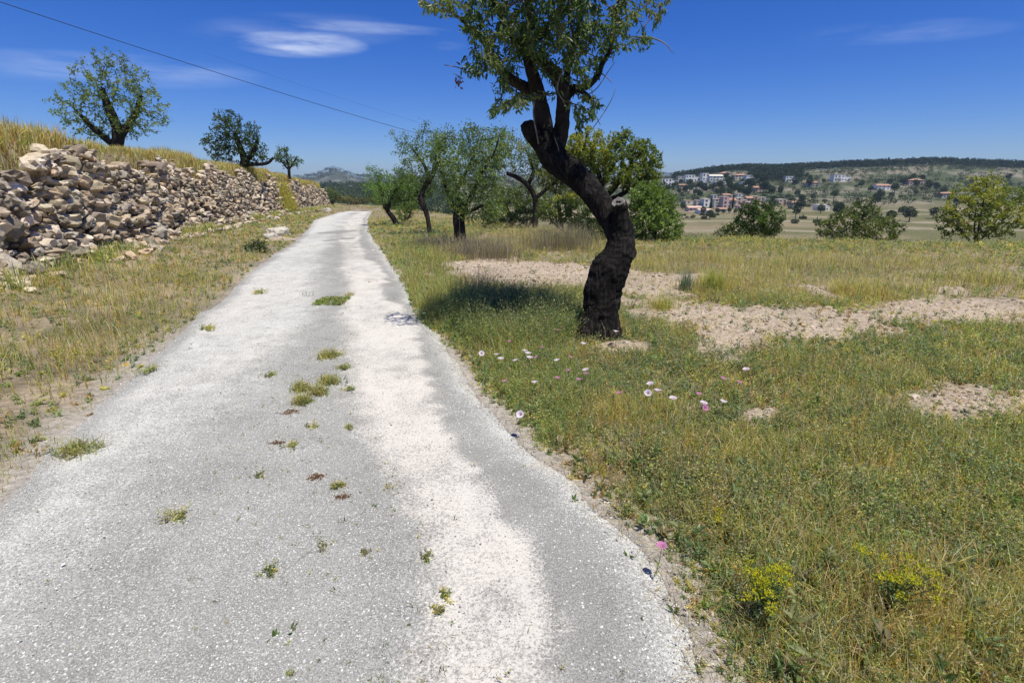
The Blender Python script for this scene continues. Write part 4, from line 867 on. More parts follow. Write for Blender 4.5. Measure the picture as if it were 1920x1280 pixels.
# broad-leaved rosettes and thistly plants among the verge grass
br = Acc(); n = 1800; X, Y, r = sample_polar(n, 1.4, 8, -18, 50, 1.2); k = (offroad(X, Y, .05) > 0) & (bare_mask(X, Y) < .5) & (Wn(X, Y, 140, 1.8) > .45); X, Y = X[k], Y[k]; m = len(X); q = 9
P = np.repeat(np.stack([X, Y, G(X, Y) + .01], -1), q, 0); a = rng.uniform(0, 6.28, m * q); hh = np.repeat(rng.uniform(.0, .10, m), q); P[:, 2] += hh * rng.uniform(0, 1, m * q)
D = np.stack([np.cos(a), np.sin(a), rng.uniform(.2, 1.3, m * q)], -1); sz = np.repeat(rng.uniform(.5, 1.3, m), q); add_leaves(br, P, D, .055 * sz * rng.uniform(.6, 1.1, m * q), .018 * sz, np.repeat(pal([(.16, .23, .08), (.22, .28, .12), (.12, .18, .07), (.30, .32, .15), (.27, .22, .12)], m, .15), q, 0), .25, True)
tag(br.build('broad_leaved_weeds', M_leaf), 'broad-leaved rosettes among the verge grass', 'weeds', kind='stuff')
# litter, dead stems and tiny sprouts strewn on the crown of the lane
li = Acc(); n = 5200; Y = 1.3 + 13 * rng.uniform(0, 1, n) ** 1.6; X = XL(Y) + (XR(Y) - XL(Y)) * rng.uniform(.03, .97, n); s = XR(Y) - X
k = rng.uniform(0, 1, n) < np.where((s > .9) & (s < 2.0), .9, .12) * np.clip(.1 + 1.3 * Wn(X, Y, 150, 2.2) ** 2, 0, 1); X, Y = X[k], Y[k]; m = len(X); P = np.stack([X, Y, zroad(X, Y) + .003], -1)
D = rnd(m); D[:, 2] = np.abs(D[:, 2]) * .25; add_leaves(li, P, D, rng.uniform(.008, .035, m), .003 + .001 * Y / 3, pal(DRY + [(.20, .16, .12), (.12, .10, .08), (.28, .17, .12)], m, .2), .2)
k = rng.uniform(0, 1, m) < .32; P = P[k]; m = len(P); add_herbs(li, P, .022 + .02 * rng.uniform(0, 1, m), 2, 3, .012, .005, pal(GREEN + YEL + [(.22, .16, .10)], m), 1.1)
tag(li.build('lane_litter', M_leaf), 'dead stems, leaf litter and tiny sprouts strewn on the lane', 'litter', kind='stuff')

# loose chippings, clods and pebbles
gv = Acc()
n = 15000; X, Y, r = sample_polar(n, 1.2, 7, -50, 40, 1.3); k = road_in(X, Y); X, Y = X[k], Y[k]; s = XR(Y) - X
pr = np.clip(.25 + .75 * ss(.75, 1.5, s) + .9 * ss(.28, .03, s), 0, 1); k = rng.uniform(0, 1, len(X)) < pr * .75; X, Y = X[k], Y[k]; m = len(X)
add_stones(gv, np.stack([X, Y, zroad(X, Y) + .002], -1), rng.uniform(.0016, .0046, m) * (1 + .7 * (rng.uniform(0, 1, m) > .93)), pal([(.60, .58, .54), (.50, .48, .45), (.68, .66, .62), (.42, .40, .38)], m, .12), (1, .85, .6), True, .25)
n = 14000; X, Y, r = sample_polar(n, 1.2, 9, -50, 50, 1.2); o = np.maximum(X - XR(Y), XL(Y) - X); k = (o > -.08) & (o < .42) & (rng.uniform(0, 1, n) < ss(.45, .0, o)); X, Y = X[k], Y[k]; m = len(X)
add_stones(gv, np.stack([X, Y, G(X, Y) + .003], -1), rng.uniform(.002, .007, m) * (1 + 1.4 * (rng.uniform(0, 1, m) > .96)), pal([(.55, .49, .42), (.48, .40, .32), (.62, .58, .53), (.34, .28, .22)], m, .15), (1, .85, .65), True, .25)
n = 12000; X, Y, r = sample_polar(n, 3, 16, -16, 50, 1.0); b = bare_mask(X, Y); k = rng.uniform(0, 1, n) < b * .9; X, Y, r = X[k], Y[k], r[k]; m = len(X)
add_stones(gv, np.stack([X, Y, G(X, Y) + .004], -1), rng.uniform(.004, .018, m) * (1 + 1.2 * (rng.uniform(0, 1, m) > .93)) * (1 + r / 20), pal([(.48, .39, .29), (.43, .34, .25), (.55, .46, .36), (.38, .29, .21)], m, .12), (1, .85, .6), True, .28)
n = 5000; X, Y, r = sample_polar(n, 1.3, 9, -4, 50, 1.2); k = offroad(X, Y, 0) > 0; X, Y = X[k], Y[k]; m = len(X); add_stones(gv, np.stack([X, Y, G(X, Y) + .003], -1), rng.uniform(.003, .012, m), pal([(.46, .38, .30), (.55, .5, .44)], m, .15), (1, .85, .6), True, .28)
tag(gv.build('gravel', M_stone), 'loose pale chippings, clods and pebbles', 'gravel', kind='stuff')

# ------------------------------------------------------------------ weeds growing through the lane (each its own thing)
def weed(px, py, wpx, kind, label, name='weed', cat='weed', group='weeds growing through the lane', road=True):
    x, y = flat_ground(px, py); z = float(zroad(x, y)) if road else g1(x, y); b = np.array([x, y, z - .004]); w = wpx * y / F / 2 * (1.3 if kind == 'grass' else 1.1)
    a = Acc(); n = int({'grass': 110, 'leafy': 18, 'red': 40, 'broad': 9, 'patch': 650, 'dry': 60, 'twig': 10}[kind] * min(1.6, max(.5, w / .05)) if kind != 'patch' else 900)
    if kind in ('grass', 'patch', 'dry', 'twig'):
        q = rnd(n, 2) * w * .42
        if kind == 'patch': q = rng.uniform(-1, 1, (n, 2)) * [w, w * 1.25]
        P = b + np.concatenate([q, np.zeros((n, 1))], 1); P[:, 2] = zroad(P[:, 0], P[:, 1]) if road else G(P[:, 0], P[:, 1])
        cols = {'grass': GREEN[:1] + YEL + DRY, 'patch': [(.15, .22, .05), (.19, .26, .06), (.10, .16, .04), (.32, .28, .06)], 'dry': DRY + YEL[:2], 'twig': [(.10, .11, .05), (.18, .16, .08)]}[kind]
        hh = {'grass': 1.15, 'patch': .22, 'dry': .6, 'twig': 1.4}[kind]
        add_blades(a, P, min(w * hh * 1.3, .11) * rng.uniform(.3, 1.1, n), .0028 + .0008 * y / 2, rng.uniform(.2, 1.0, n), pal(cols, n, .2))
        if kind == 'patch': add_herbs(a, P[:120], .05, 3, 4, .03, .012, pal(GREEN + YEL[:2], 120), .8)
    if kind in ('leafy', 'grass'):
        m = max(5, n // (5 if kind == 'grass' else 2)); P = b + np.concatenate([rnd(m, 2) * w * .36, np.zeros((m, 1))], 1); add_herbs(a, P, min(w * 1.1, .09), 3, 6, .014 + .002 * y, .006 + .001 * y, pal(GREEN[:2] + YEL + [(.17, .19, .11), (.28, .24, .14)], m), 1.1)
    if kind == 'red':
        P = b + np.concatenate([rnd(n, 2) * [w * .5, w * .3], np.zeros((n, 1))], 1); add_herbs(a, P, .022, 3, 4, .014 + .001 * y, .008, pal([(.26, .12, .07), (.20, .10, .06), (.24, .18, .08)], n), 1.2, (.22, .10, .06))
    if kind == 'broad':
        m = n; ang = rng.uniform(0, 2 * np.pi, m); D = np.stack([np.cos(ang), np.sin(ang), rng.uniform(.5, 2.2, m)], -1); add_leaves(a, np.tile(b, (m, 1)), D, w * 1.5 * rng.uniform(.6, 1.1, m), w * .42, pal([(.10, .16, .05), (.15, .22, .06), (.09, .13, .06)], m), .2, True)
    tag(a.build(name, M_leaf, None, b), label, cat, group)
WEEDS = [
 (622, 568, 50, 'patch', 'dense square mat of green grass in the middle of the lane'),
 (655, 556, 24, 'dry', 'wispy tuft touching the right side of the square green mat'),
 (640, 573, 22, 'twig', 'low dark sprig just below the square green mat'),
 (578, 556, 22, 'twig', 'dark low sprig on the lane left of the square green mat'),
 (618, 672, 38, 'grass', 'bright green clump between the square mat and the cluster of tufts'),
 (600, 678, 18, 'twig', 'small dark sprout at the left foot of the bright green clump'),
 (645, 695, 30, 'leafy', 'loose pale weed right below the bright green clump'),
 (618, 722, 34, 'grass', 'yellow-green tuft, tallest in the cluster in mid lane'),
 (566, 735, 34, 'grass', 'green tuft at the left of the mid lane cluster'),
 (568, 760, 32, 'grass', 'wide tuft directly above the reddish mat at the left of the lane'),
 (598, 742, 30, 'grass', 'thin olive tuft between the two bigger tufts of the cluster'),
 (512, 708, 26, 'leafy', 'sparse small weed at the left of the mid lane cluster'),
 (655, 735, 24, 'leafy', 'pale weed at the right of the mid lane cluster'),
 (545, 777, 38, 'red', 'reddish-brown creeping mat left of mid lane'),
 (588, 805, 26, 'leafy', 'green sprig below and right of the reddish-brown mat'),
 (655, 806, 22, 'leafy', 'dark green sprig right of mid lane, level with the lone pink-white verge flower'),
 (522, 836, 28, 'red', 'small rusty creeping weed near the left edge of the picture'),
 (550, 842, 30, 'leafy', 'green weed beside the small rusty creeping one'),
 (592, 900, 34, 'red', 'dry red-brown wisp flat on the grey chippings'),
 (634, 918, 20, 'grass', 'small yellow-green tuft above a dark reddish rosette'),
 (644, 938, 26, 'red', 'dark reddish rosette under the small yellow-green tuft'),
 (732, 920, 34, 'dry', 'tan dry tuft where the grey centre meets the white wheel track'),
 (702, 956, 18, 'broad', 'tiny dark seedling below the tan dry tuft'),
 (648, 985, 16, 'twig', 'lone thin sprout on the grey chippings'),
 (598, 1012, 24, 'twig', 'thin branching sprig above a flat olive weed'),
 (605, 1033, 34, 'leafy', 'flat olive weed on the grey chippings'),
 (686, 1046, 26, 'leafy', 'small round olive weed in mid lane'),
 (801, 1054, 40, 'leafy', 'yellowish round weed in the white wheel track'),
 (508, 1082, 50, 'leafy', 'bushy green weed low at the left of the lane'),
 (629, 1115, 22, 'broad', 'small upright seedling with grey-green leaves'),
 (650, 1172, 18, 'broad', 'single upright green leafy seedling, lower of the two'),
 (837, 1122, 32, 'leafy', 'upper half of a curved pair of olive weeds in the white track'),
 (824, 1148, 34, 'leafy', 'lower half of a curved pair of olive weeds in the white track'),
 (784, 1155, 28, 'twig', 'faint dry sprig left of the curved pair of weeds'),
 (512, 1205, 34, 'broad', 'upright green seedling cluster at the bottom left'),
 (545, 1195, 42, 'broad', 'pale leafy weed leaning right at the bottom left'),
 (542, 1275, 26, 'leafy', 'yellow-tipped weed at the bottom edge of the lane'),
 (826, 1265, 26, 'twig', 'dry dark sprig at the bottom edge in the white track'),
 (488, 552, 26, 'leafy', 'weed on the left edge of the lane level with the square mat'),
 (490, 898, 26, 'leafy', 'brownish weed at the left of the lane beside the reddish wisp'),
 (854, 978, 14, 'twig', 'tiny sprig inside the white wheel track'),
]
for a in WEEDS: weed(*a)
for a in ((1074, 940, 26, 'broad', 'upright green seedling on the gritty right shoulder'), (1176, 1045, 30, 'broad', 'bright green seedling on the shoulder, next below the upright one'), (1263, 1148, 34, 'broad', 'dark leafed seedling on the right shoulder close to the verge'), (1312, 1245, 26, 'leafy', 'small yellow-budded weed at the bottom of the right shoulder'), (1203, 1165, 12, 'twig', 'tiny dark sprout on the grey strip of the lane'),
          (280, 700, 60, 'leafy', 'broad weed far left on the lane'), (150, 850, 70, 'grass', 'grass tuft at the far left of the lane'), (330, 980, 60, 'leafy', 'olive weed left of the chippings'), (390, 620, 40, 'leafy', 'weed near the left wheel track')):
    weed(*a[:4], a[4], road=a[0] < 1000 or a[0] in (1203,), group='seedlings on the lane shoulder' if a[0] > 1000 else 'weeds growing through the lane')

# ------------------------------------------------------------------ bindweed flowers on the verge
def flower(px, py, white, face, label, r=.021, h=.17):
    d = pix_dir(px, py); Y = 3.0
    for _ in range(30):
        x = d[0] / d[1] * Y; Y = .5 * Y + .5 * d[1] * (g1(x, Y) + h - EYE) / d[2]
    x = d[0] / d[1] * Y; g = g1(x, Y); top = np.array([x, Y, g + h]); base = np.array([x + random.uniform(-.02, .02), Y + .01, g - .01])
    root = empty('bindweed_flower', tuple(base), label, 'flower', 'pink and white bindweed flowers')
    n = unit(np.array([random.uniform(-.3, .3), -.7 if face else random.uniform(-.1, .25), .75 if face else 1.0])); u = unit(np.cross(n, [.2, .1, 1])) if face else unit(np.cross(n, [1, .2, 0])); w = np.cross(n, u)
    rings = [(.06, -.9, (.35, .30, .10)), (.16, -.55, (.62, .38, .42)), (.42, -.22, (.84, .68, .76) if white else (.62, .20, .42)), (.80, -.05, (.90, .84, .88) if white else (.70, .28, .52)), (1.0, .02, (.88, .78, .85) if white else (.66, .24, .50))]
    k = 20; V, cc = [], []
    for f, hh, c in rings:
        for i in range(k):
            a = 2 * math.pi * i / k; rr_ = r * f * (1 + .05 * math.cos(5 * a)); V.append(top + (u * math.cos(a) + w * math.sin(a)) * rr_ + n * (hh * r + r * .05 * math.cos(5 * a + 1) * f)); cc.append(c)
    idx = np.arange(5 * k).reshape(5, k); nx = np.roll(idx, -1, 1); a = Acc(); a.add(V, np.stack([idx[:-1], idx[1:], nx[1:], nx[:-1]], -1).reshape(-1, 4), None, np.array(cc)); a.build('petals', M_petal, root, base, smooth=True)
    s = Acc(); mid = (base + top) / 2 + np.array([random.uniform(-.02, .02), random.uniform(-.02, .02), 0]); tube(s, [base, mid, top - n * r * .9], [.0015, .0013, .001], 5, (.12, .16, .05), 0, True, 3)
    add_leaves(s, np.array([mid, mid * .6 + base * .4, base * .5 + top * .5]), rnd(3) + [0, 0, .3], .03, .012, pal(GREEN, 3)); s.build('stem', M_leaf, root, base)
FL = [(975, 776, 1, 1, 'open pale pink flower facing the camera, lowest of the left group'), (903, 662, 1, 1, 'white flower facing the lane, leftmost of all the flowers'), (931, 663, 1, 0, 'white flower second from the left at the verge edge'),
 (939, 671, 1, 0, 'white flower just below the second one from the left'), (966, 674, 1, 0, 'wide white flower seen from the side in the upper left group'), (984, 656, 1, 0, 'white flower above the wide white one'), (990, 661, 1, 0, 'white flower overlapping its white neighbour in the upper left group'),
 (993, 669, 1, 0, 'small white flower left of a pink one in the upper left group'), (1004, 669, 0, 0, 'pink flower right beside the small white one in the upper left group'), (955, 639, 0, 0, 'pale pink flower topmost of the upper left group, against the dark shade'), (1003, 715, 1, 0, 'lone white flower seen edge-on halfway down the left group'),
 (946, 713, 0, 0, 'faded pink flower left of the lone edge-on white one'), (1044, 674, 1, 0, 'white flower between the wide white one and the trunk base'), (1045, 707, 0, 0, 'magenta bud right of the lone edge-on white flower'), (1094, 643, 1, 0, 'white flower at the lower left foot of the big trunk'), (1155, 620, 1, 0, 'pale flower in front of the base of the big trunk'),
 (1098, 692, 1, 0, 'white flower above a magenta one below the trunk'), (1099, 699, 0, 0, 'magenta flower directly under a white one below the trunk'), (1066, 693, 0, 0, 'dull pink flower left of the white and magenta pair'), (1085, 710, 0, 0, 'small magenta flower below the white and magenta pair'),
 (1047, 618, 0, 0, 'lilac flower in the dark shade left of the trunk, lower of two'), (1052, 612, 0, 0, 'lilac flower in the dark shade left of the trunk, upper of two'), (1017, 650, 0, 0, 'deep pink flower at the lower edge of the shade'), (1070, 668, 0, 0, 'dull pink flower below left of the trunk base'), (1161, 735, 0, 0, 'magenta flower alone in the middle of the verge'),
 (1219, 718, 1, 0, 'white flower topmost of the trio at mid verge'), (1233, 730, 1, 0, 'white flower rightmost of the trio at mid verge'), (1215, 736, 1, 1, 'pinkish white flower lowest of the trio at mid verge'), (1262, 745, 1, 0, 'white flower alone right of the trio'), (1320, 754, 1, 0, 'white flower above a big lilac one on the right'),
 (1323, 764, 0, 1, 'big lilac flower facing the camera, under a white one on the right'), (1311, 737, 0, 0, 'magenta flower above the white and lilac pair on the right'), (1357, 751, 1, 0, 'thin white flower seen edge-on, right of the white and lilac pair'), (1357, 708, 0, 0, 'purple flower on the right, left of its twin'), (1387, 715, 0, 0, 'purple flower near the right edge, right of its twin'),
 (1399, 691, 1, 0, 'small white flower farthest right, by the bare soil'), (1241, 1021, 0, 0, 'single pink and white flower low at the verge edge, nearest the camera')]
for f in FL: flower(*f, r=.026 if f[2] else .021)

# ------------------------------------------------------------------ yellow flowering plants
def yellow_plant(px, py, hgt, spread, nst, label, fl=True):
    x, y = flat_ground(px, py); b = np.array([x, y, g1(x, y) - .01]); root = empty('yellow_flowering_plant', tuple(b), label, 'plant')
    st = Acc(); heads = []
    for i in range(nst):
        a = random.uniform(0, 6.28); s = spread * math.sqrt(random.random()); h = hgt * random.uniform(.65, 1.05); top = b + np.array([math.cos(a) * s, math.sin(a) * s, h]); mid = b + np.array([math.cos(a) * s * .35, math.sin(a) * s * .35, h * .55])
        tube(st, [b + rnd(1)[0] * [.01, .01, 0], mid, top], [.002, .0016, .001], 5, (.13, .17, .06), 0, True, 3)
        m = 26; t = rng.uniform(.1, 1, (m, 1)); P = (b * (1 - t) ** 2 + 2 * mid * t * (1 - t) + top * t * t); add_leaves(st, P, rnd(m) + [0, 0, .3], rng.uniform(.012, .026, m), .007, pal([(.12, .18, .06), (.16, .22, .08), (.09, .14, .06)], m), .2)
        heads.append(top)
    st.build('stems', M_leaf, root, b)
    if fl:
        fa = Acc()
        for t_ in heads:
            m = 44; P = t_ + rnd(m) * [.012, .012, .005]; D = rnd(m); D[:, 2] = np.abs(D[:, 2]) + .3; add_leaves(fa, P, D, rng.uniform(.005, .010, m), .007, pal([(.72, .66, .02), (.62, .60, .03), (.50, .52, .04)], m, .12), .3)
        fa.build('flower_heads', M_petal, root, b)
yellow_plant(1432, 1160, .21, .12, 26, 'bushy plant with bright yellow flower heads at the lower right corner of the verge')
yellow_plant(1660, 1150, .24, .14, 20, 'second bright yellow flowering plant, further right along the verge')
yellow_plant(1340, 1000, .11, .05, 4, 'small yellow-tipped plant above the bushy yellow one')

# long leaning dry stalks
def stalk(lst, h0, label, w=.0022, seed=True):
    x, y = flat_ground(*lst[0]); b = np.array([x, y, g1(x, y)]); n = len(lst); pts = [b] + [at(p[0], p[1], y - .05 * i) for i, p in enumerate(lst[1:], 1)]
    a = Acc(); tube(a, pts, np.linspace(w, w * .45, n), 5, (.50, .43, .29), 0, True, 4)
    if seed: m = 14; t = rng.uniform(.75, 1, (m, 1)); P = np.array(pts[-2]) * (1 - t) + np.array(pts[-1]) * t; add_leaves(a, P, rnd(m) * .4 + unit(pts[-1] - pts[-2]), .025, .005, pal(DRY, m), .2)
    tag(a.build('dry_stalk', M_twig, None, b), label, 'dry stalk', 'long dry grass stalks')
stalk([(1312, 745), (1285, 700), (1250, 650), (1215, 600)], 0, 'long straw-coloured stalk leaning left across the verge from the lilac flower')
stalk([(1330, 650), (1318, 600), (1312, 560), (1307, 525)], 0, 'tall thin upright stalk over the bare soil on the right')
stalk([(1040, 503), (1034, 470), (1028, 440), (1022, 415)], 0, 'tall pale stalk at the back of the field left of the trunk')
stalk([(1040, 508), (1036, 480), (1030, 462)], 0, 'shorter pale stalk beside the tall one at the back of the field')
stalk([(872, 505), (866, 470), (862, 430), (861, 402)], 0, 'tall reddish grey stalk standing in front of the second almond trunk')
stalk([(868, 590), (862, 540), (858, 500)], 0, 'thin dark upright stalk at the left edge of the shaded weeds')
stalk([(1220, 520), (1214, 500), (1209, 480)], 0, 'short pale stalk just right of the trunk beside the bare soil')

# ------------------------------------------------------------------ distant trees
def proto_tree(name, kind, cols, n=520):
    root = bpy.data.objects.new(name, None); C.objects.link(root)
    tr = Acc(); tube(tr, [[0, 0, -.6], [.1, 0, 1.2], [0, .1, 3.0]], [.25, .2, .12], 6, (.08, .065, .05)); lo = Acc()
    if kind == 'round': E_ = [((0, 0, 3.6), (1.9, 1.9, 1.7), 3), ((1.1, .3, 3.1), (1.3, 1.3, 1.2), 1.5), ((-1.1, -.3, 3.0), (1.3, 1.4, 1.2), 1.5), ((.2, -.9, 4.4), (1.2, 1.1, 1.0), 1), ((-.4, .8, 2.4), (1.6, 1.3, .9), 1)]
    elif kind == 'pine': E_ = [((0, 0, 5.2), (2.4, 2.4, 1.3), 3), ((1.3, .4, 4.3), (1.4, 1.4, .9), 1.5), ((-1.2, .2, 4.0), (1.5, 1.5, .9), 1.5), ((.2, -.5, 6.2), (1.3, 1.3, .9), 1), ((0, 0, 3.0), (1.8, 1.8, 1.2), 1.2)]
    elif kind == 'cypress': E_ = [((0, 0, 2.5), (.75, .75, 2.4), 2), ((0, 0, 5.2), (.55, .55, 2.6), 1.6)]
    else: E_ = [((0, 0, .9), (1.5, 1.5, .9), 2), ((.9, .2, .7), (1, 1, .7), 1), ((-.8, -.3, .7), (1.1, 1, .7), 1)]
    P = ell_points(E_, n, .55); D = rnd(n) + [0, 0, .3]
    add_leaves(lo, P, D, rng.uniform(.45, .85, n), rng.uniform(.35, .6, n), pal(cols, n, .28), .3)
    tr.build('trunk', M_bark, root); lo.build('crown', M_far, root); return root
PR = [proto_tree('broadleaf_tree', 'round', [(.075, .10, .04), (.10, .13, .055), (.055, .08, .03)]), proto_tree('pine_tree', 'pine', [(.035, .06, .025), (.05, .08, .03), (.028, .048, .02)], 620),
      proto_tree('cypress_tree', 'cypress', [(.025, .045, .02), (.035, .055, .025)], 360), proto_tree('shrub', 'shrub', [(.10, .11, .055), (.07, .09, .04), (.13, .135, .075)], 300)]
used = [False] * 4
def put_tree(k, X, Y, s, label, group, sz=1.0, rz=None):
    o = PR[k] if not used[k] else copy_tree(PR[k]); used[k] = True
    o.location = (X, Y, g1(X, Y) - .2); o.rotation_euler = (0, 0, random.uniform(0, 6.28) if rz is None else rz); o.scale = (s, s, s * sz); tag(o, label, {0: 'tree', 1: 'tree', 2: 'tree', 3: 'shrub'}[k], group)
def px_ground_far(px, py):
    """farther hit: march from 60 m out"""
    d = pix_dir(px, py); s = np.exp(np.linspace(math.log(70), math.log(3500), 3000)); X, Y_, Z = d[0] / d[1] * s, s, EYE + d[2] / d[1] * s
    below = Z < G(X, Y_); i = int(np.argmax(below)) if below.any() else len(s) - 1; return float(X[i]), float(Y_[i])
put_tree(2, *px_ground_far(1332, 394), 1.15, 'dark cypress in front of the white house in the lower town', 'cypress trees in the lower town', 1.1)
put_tree(2, *px_ground_far(1373, 391), 1.15, 'dark cypress between the pink apartment houses in the lower town', 'cypress trees in the lower town', 1.25)

# ------------------------------------------------------------------ houses
def house(px0, px1, py0, py1, wallc, roofc, label, style='flat', floors=2, Yset=None, dep=9.0, group=None, name='house', rz=0.0, nwin=None):
    cx = (px0 + px1) / 2
    if Yset is None: X, Y = px_ground_far(cx, py1)
    else: X, Y = at(cx, py1, Yset)[0], Yset
    pb, pt = at(cx, py1, Y), at(cx, py0, Y); w = (px1 - px0) * Y / F * 1.05; h = max(pt[2] - pb[2], 2.4); z0 = min(pb[2], g1(X, Y)); 
    root = empty(name, (X, Y, z0), label, 'house', group); root.rotation_euler.z = rz
    hr = h * (.24 if style in ('gable', 'hip') else 0); hb = h - hr; w2, d2 = w / 2, dep / 2
    def box(a, x0, x1, y0, y1, zz0, zz1, c):
        a.add([[x0, y0, zz0], [x1, y0, zz0], [x1, y1, zz0], [x0, y1, zz0], [x0, y0, zz1], [x1, y0, zz1], [x1, y1, zz1], [x0, y1, zz1]], [[0, 3, 2, 1], [4, 5, 6, 7], [0, 1, 5, 4], [1, 2, 6, 5], [2, 3, 7, 6], [3, 0, 4, 7]], None, c)
    a = Acc()
    if style == 'flat': box(a, -w2, w2 * .25, -d2, d2, -3, hb, wallc); box(a, w2 * .25, w2, -d2 + 1.4, d2, -3, hb * .72, np.array(wallc) * .96)
    else: box(a, -w2, w2, -d2, d2, -3, hb, wallc)
    if style == 'gable': a.add([[-w2, -d2, hb], [-w2, d2, hb], [-w2, 0, h - .12], [w2, -d2, hb], [w2, d2, hb], [w2, 0, h - .12]], None, [[0, 2, 1], [3, 4, 5]], wallc)
    a.build('wall', M_wall, root)
    r = Acc(); e = .45
    if style == 'gable':
        r.add([[-w2 - e, -d2 - e, hb - .15], [w2 + e, -d2 - e, hb - .15], [w2 + e, 0, h], [-w2 - e, 0, h], [-w2 - e, d2 + e, hb - .15], [w2 + e, d2 + e, hb - .15], [-w2 - e, -d2 - e, hb - .4], [w2 + e, -d2 - e, hb - .4]], [[0, 1, 2, 3], [3, 2, 5, 4], [6, 7, 1, 0]], None, roofc)
    elif style == 'hip':
        i = min(w2, d2); r.add([[-w2 - e, -d2 - e, hb], [w2 + e, -d2 - e, hb], [w2 + e, d2 + e, hb], [-w2 - e, d2 + e, hb], [-w2 + i, 0, h], [w2 - i, 0, h]], [[0, 1, 5, 4], [2, 3, 4, 5]], [[1, 2, 5], [3, 0, 4]], roofc)
    else:
        for (x0, x1, y0, zz) in ((-w2 - .15, w2 * .25 + .15, -d2 - .15, hb), (w2 * .25 + .15, w2 + .15, -d2 + 1.25, hb * .72)): box(r, x0, x1, y0, d2 + .15, zz + .002, zz + .3, roofc)
    r.build('roof', M_roof if style != 'flat' else M_wall, root)
    nw = nwin or max(2, int(w / 3.4)); fh = hb / floors
    for fl in range(floors):
        for i in range(nw):
            x = -w2 + w * (i + .5) / nw; y = -d2 if (style != 'flat' or x < w2 * .25 - .6) else -d2 + 1.4
            if style == 'flat' and abs(x - w2 * .25) < .8: continue
            if style == 'flat' and x > w2 * .25 and (fl + .8) * fh > hb * .72: continue
            ww = min(w / nw * .5, 1.9) * random.choice([.7, 1, 1]); wh_ = fh * random.choice([.42, .42, .62]); zc_ = fl * fh + fh * .52
            g = Acc(); box(g, x - ww / 2, x + ww / 2, y - .06, y + .1, zc_ - wh_ / 2, zc_ + wh_ / 2, (.06, .065, .07)); g.build('window', M_glass, root)
    return root
WH = (.87, .84, .77); CRM = (.62, .56, .46); PNK = (.62, .45, .38); TER = (.60, .42, .32); RT = (.42, .24, .16); OCH = (.60, .44, .26)
GU, GL = 'houses of the hilltop village', 'houses of the lower town'
for a in ((1240, 1268, 335.5, 348, WH, WH, 'low white flat-roofed house, leftmost on the hillside', 'flat', 2), (1284, 1309, 328, 341, WH, CRM, 'white villa second from the left on the hilltop', 'flat', 2), (1315, 1331, 325, 339, WH, WH, 'left wing-like white building of the biggest hilltop pair', 'flat', 2),
          (1329, 1351, 327, 340, WH, CRM, 'largest bright white building on the hilltop', 'gable', 2), (1350, 1366, 322, 333, CRM, RT, 'beige house just right of the largest white building', 'hip', 2), (1376, 1398, 326, 337, CRM, RT, 'beige tiled house under the pines', 'hip', 2), (1397, 1412, 328.5, 338, WH, CRM, 'small white house rightmost under the pines', 'flat', 2),
          (1311, 1324, 339, 348, WH, WH, 'small white villa below the largest white building', 'flat', 2), (1324, 1338, 344, 353, CRM, CRM, 'cream house on the slope below the small white villa', 'flat', 2), (1366, 1387, 349, 356, OCH, OCH, 'low ochre house among the hillside trees', 'hip', 1), (1411, 1425, 349, 359, PNK, RT, 'pinkish house at the right of the hillside trees', 'gable', 2),
          (1249, 1265, 358, 364, CRM, CRM, 'low cream house at the left foot of the village', 'flat', 1), (1270, 1284, 331, 340, CRM, WH, 'cream house between the leftmost white house and the villa', 'flat', 2), (1338, 1350, 340, 348, WH, CRM, 'white terrace house tucked under the largest white building', 'flat', 2)): house(*a, group=GU)
for a in ((1316, 1333, 373, 387, WH, CRM, 'white house beside the left cypress in the lower town', 'flat', 2), (1335, 1352, 373, 388, CRM, PNK, 'cream apartment house between the cypresses, left one', 'flat', 3), (1351, 1366, 369, 390, PNK, PNK, 'tall pink apartment house between the cypresses', 'flat', 3), (1366, 1375, 371, 388, CRM, RT, 'narrow cream house behind the right cypress', 'gable', 3),
          (1376, 1395, 371, 386, PNK, CRM, 'pink flat-roofed house just right of the right cypress', 'flat', 3), (1396, 1408, 368, 380, TER, RT, 'terracotta house with a tiled roof in the lower town', 'gable', 2), (1409, 1421, 368, 380, OCH, CRM, 'ochre house second from the right in the lower town', 'flat', 2), (1421, 1436, 370, 380, CRM, CRM, 'cream house rightmost in the lower town', 'flat', 2),
          (1288, 1311, 386, 396, PNK, TER, 'long low pink house at the left front of the lower town', 'gable', 1), (1308, 1330, 391, 400, WH, PNK, 'white low house in front of the lower town', 'gable', 1), (1283, 1302, 376, 382, CRM, OCH, 'long cream terrace at the left end of the lower town', 'flat', 1), (1383, 1398, 386, 393, PNK, PNK, 'low pink house in front of the lower town on the right', 'flat', 1)): house(*a, group=GL, dep=10)
for a in ((1296, 1306, 343, 351, WH, CRM, 'white house below the villa second from the left', 'flat', 2), (1272, 1283, 345, 352, CRM, RT, 'cream tiled house halfway down the left slope', 'gable', 2), (1352, 1364, 341, 349, WH, WH, 'white house below the beige tiled one', 'flat', 2), (1388, 1399, 341, 348, WH, CRM, 'white house just below the small rightmost white one', 'flat', 2),
          (1341, 1353, 352, 359, CRM, OCH, 'low cream house in mid slope right of centre', 'flat', 1), (1306, 1316, 352, 359, CRM, CRM, 'small cream house in mid slope among trees', 'flat', 1), (1412, 1424, 327, 335, WH, CRM, 'small white villa against the pine wood', 'flat', 2), (1428, 1440, 340, 349, CRM, RT, 'cream tiled house at the right end of the village', 'hip', 2)): house(*a, group=GU)
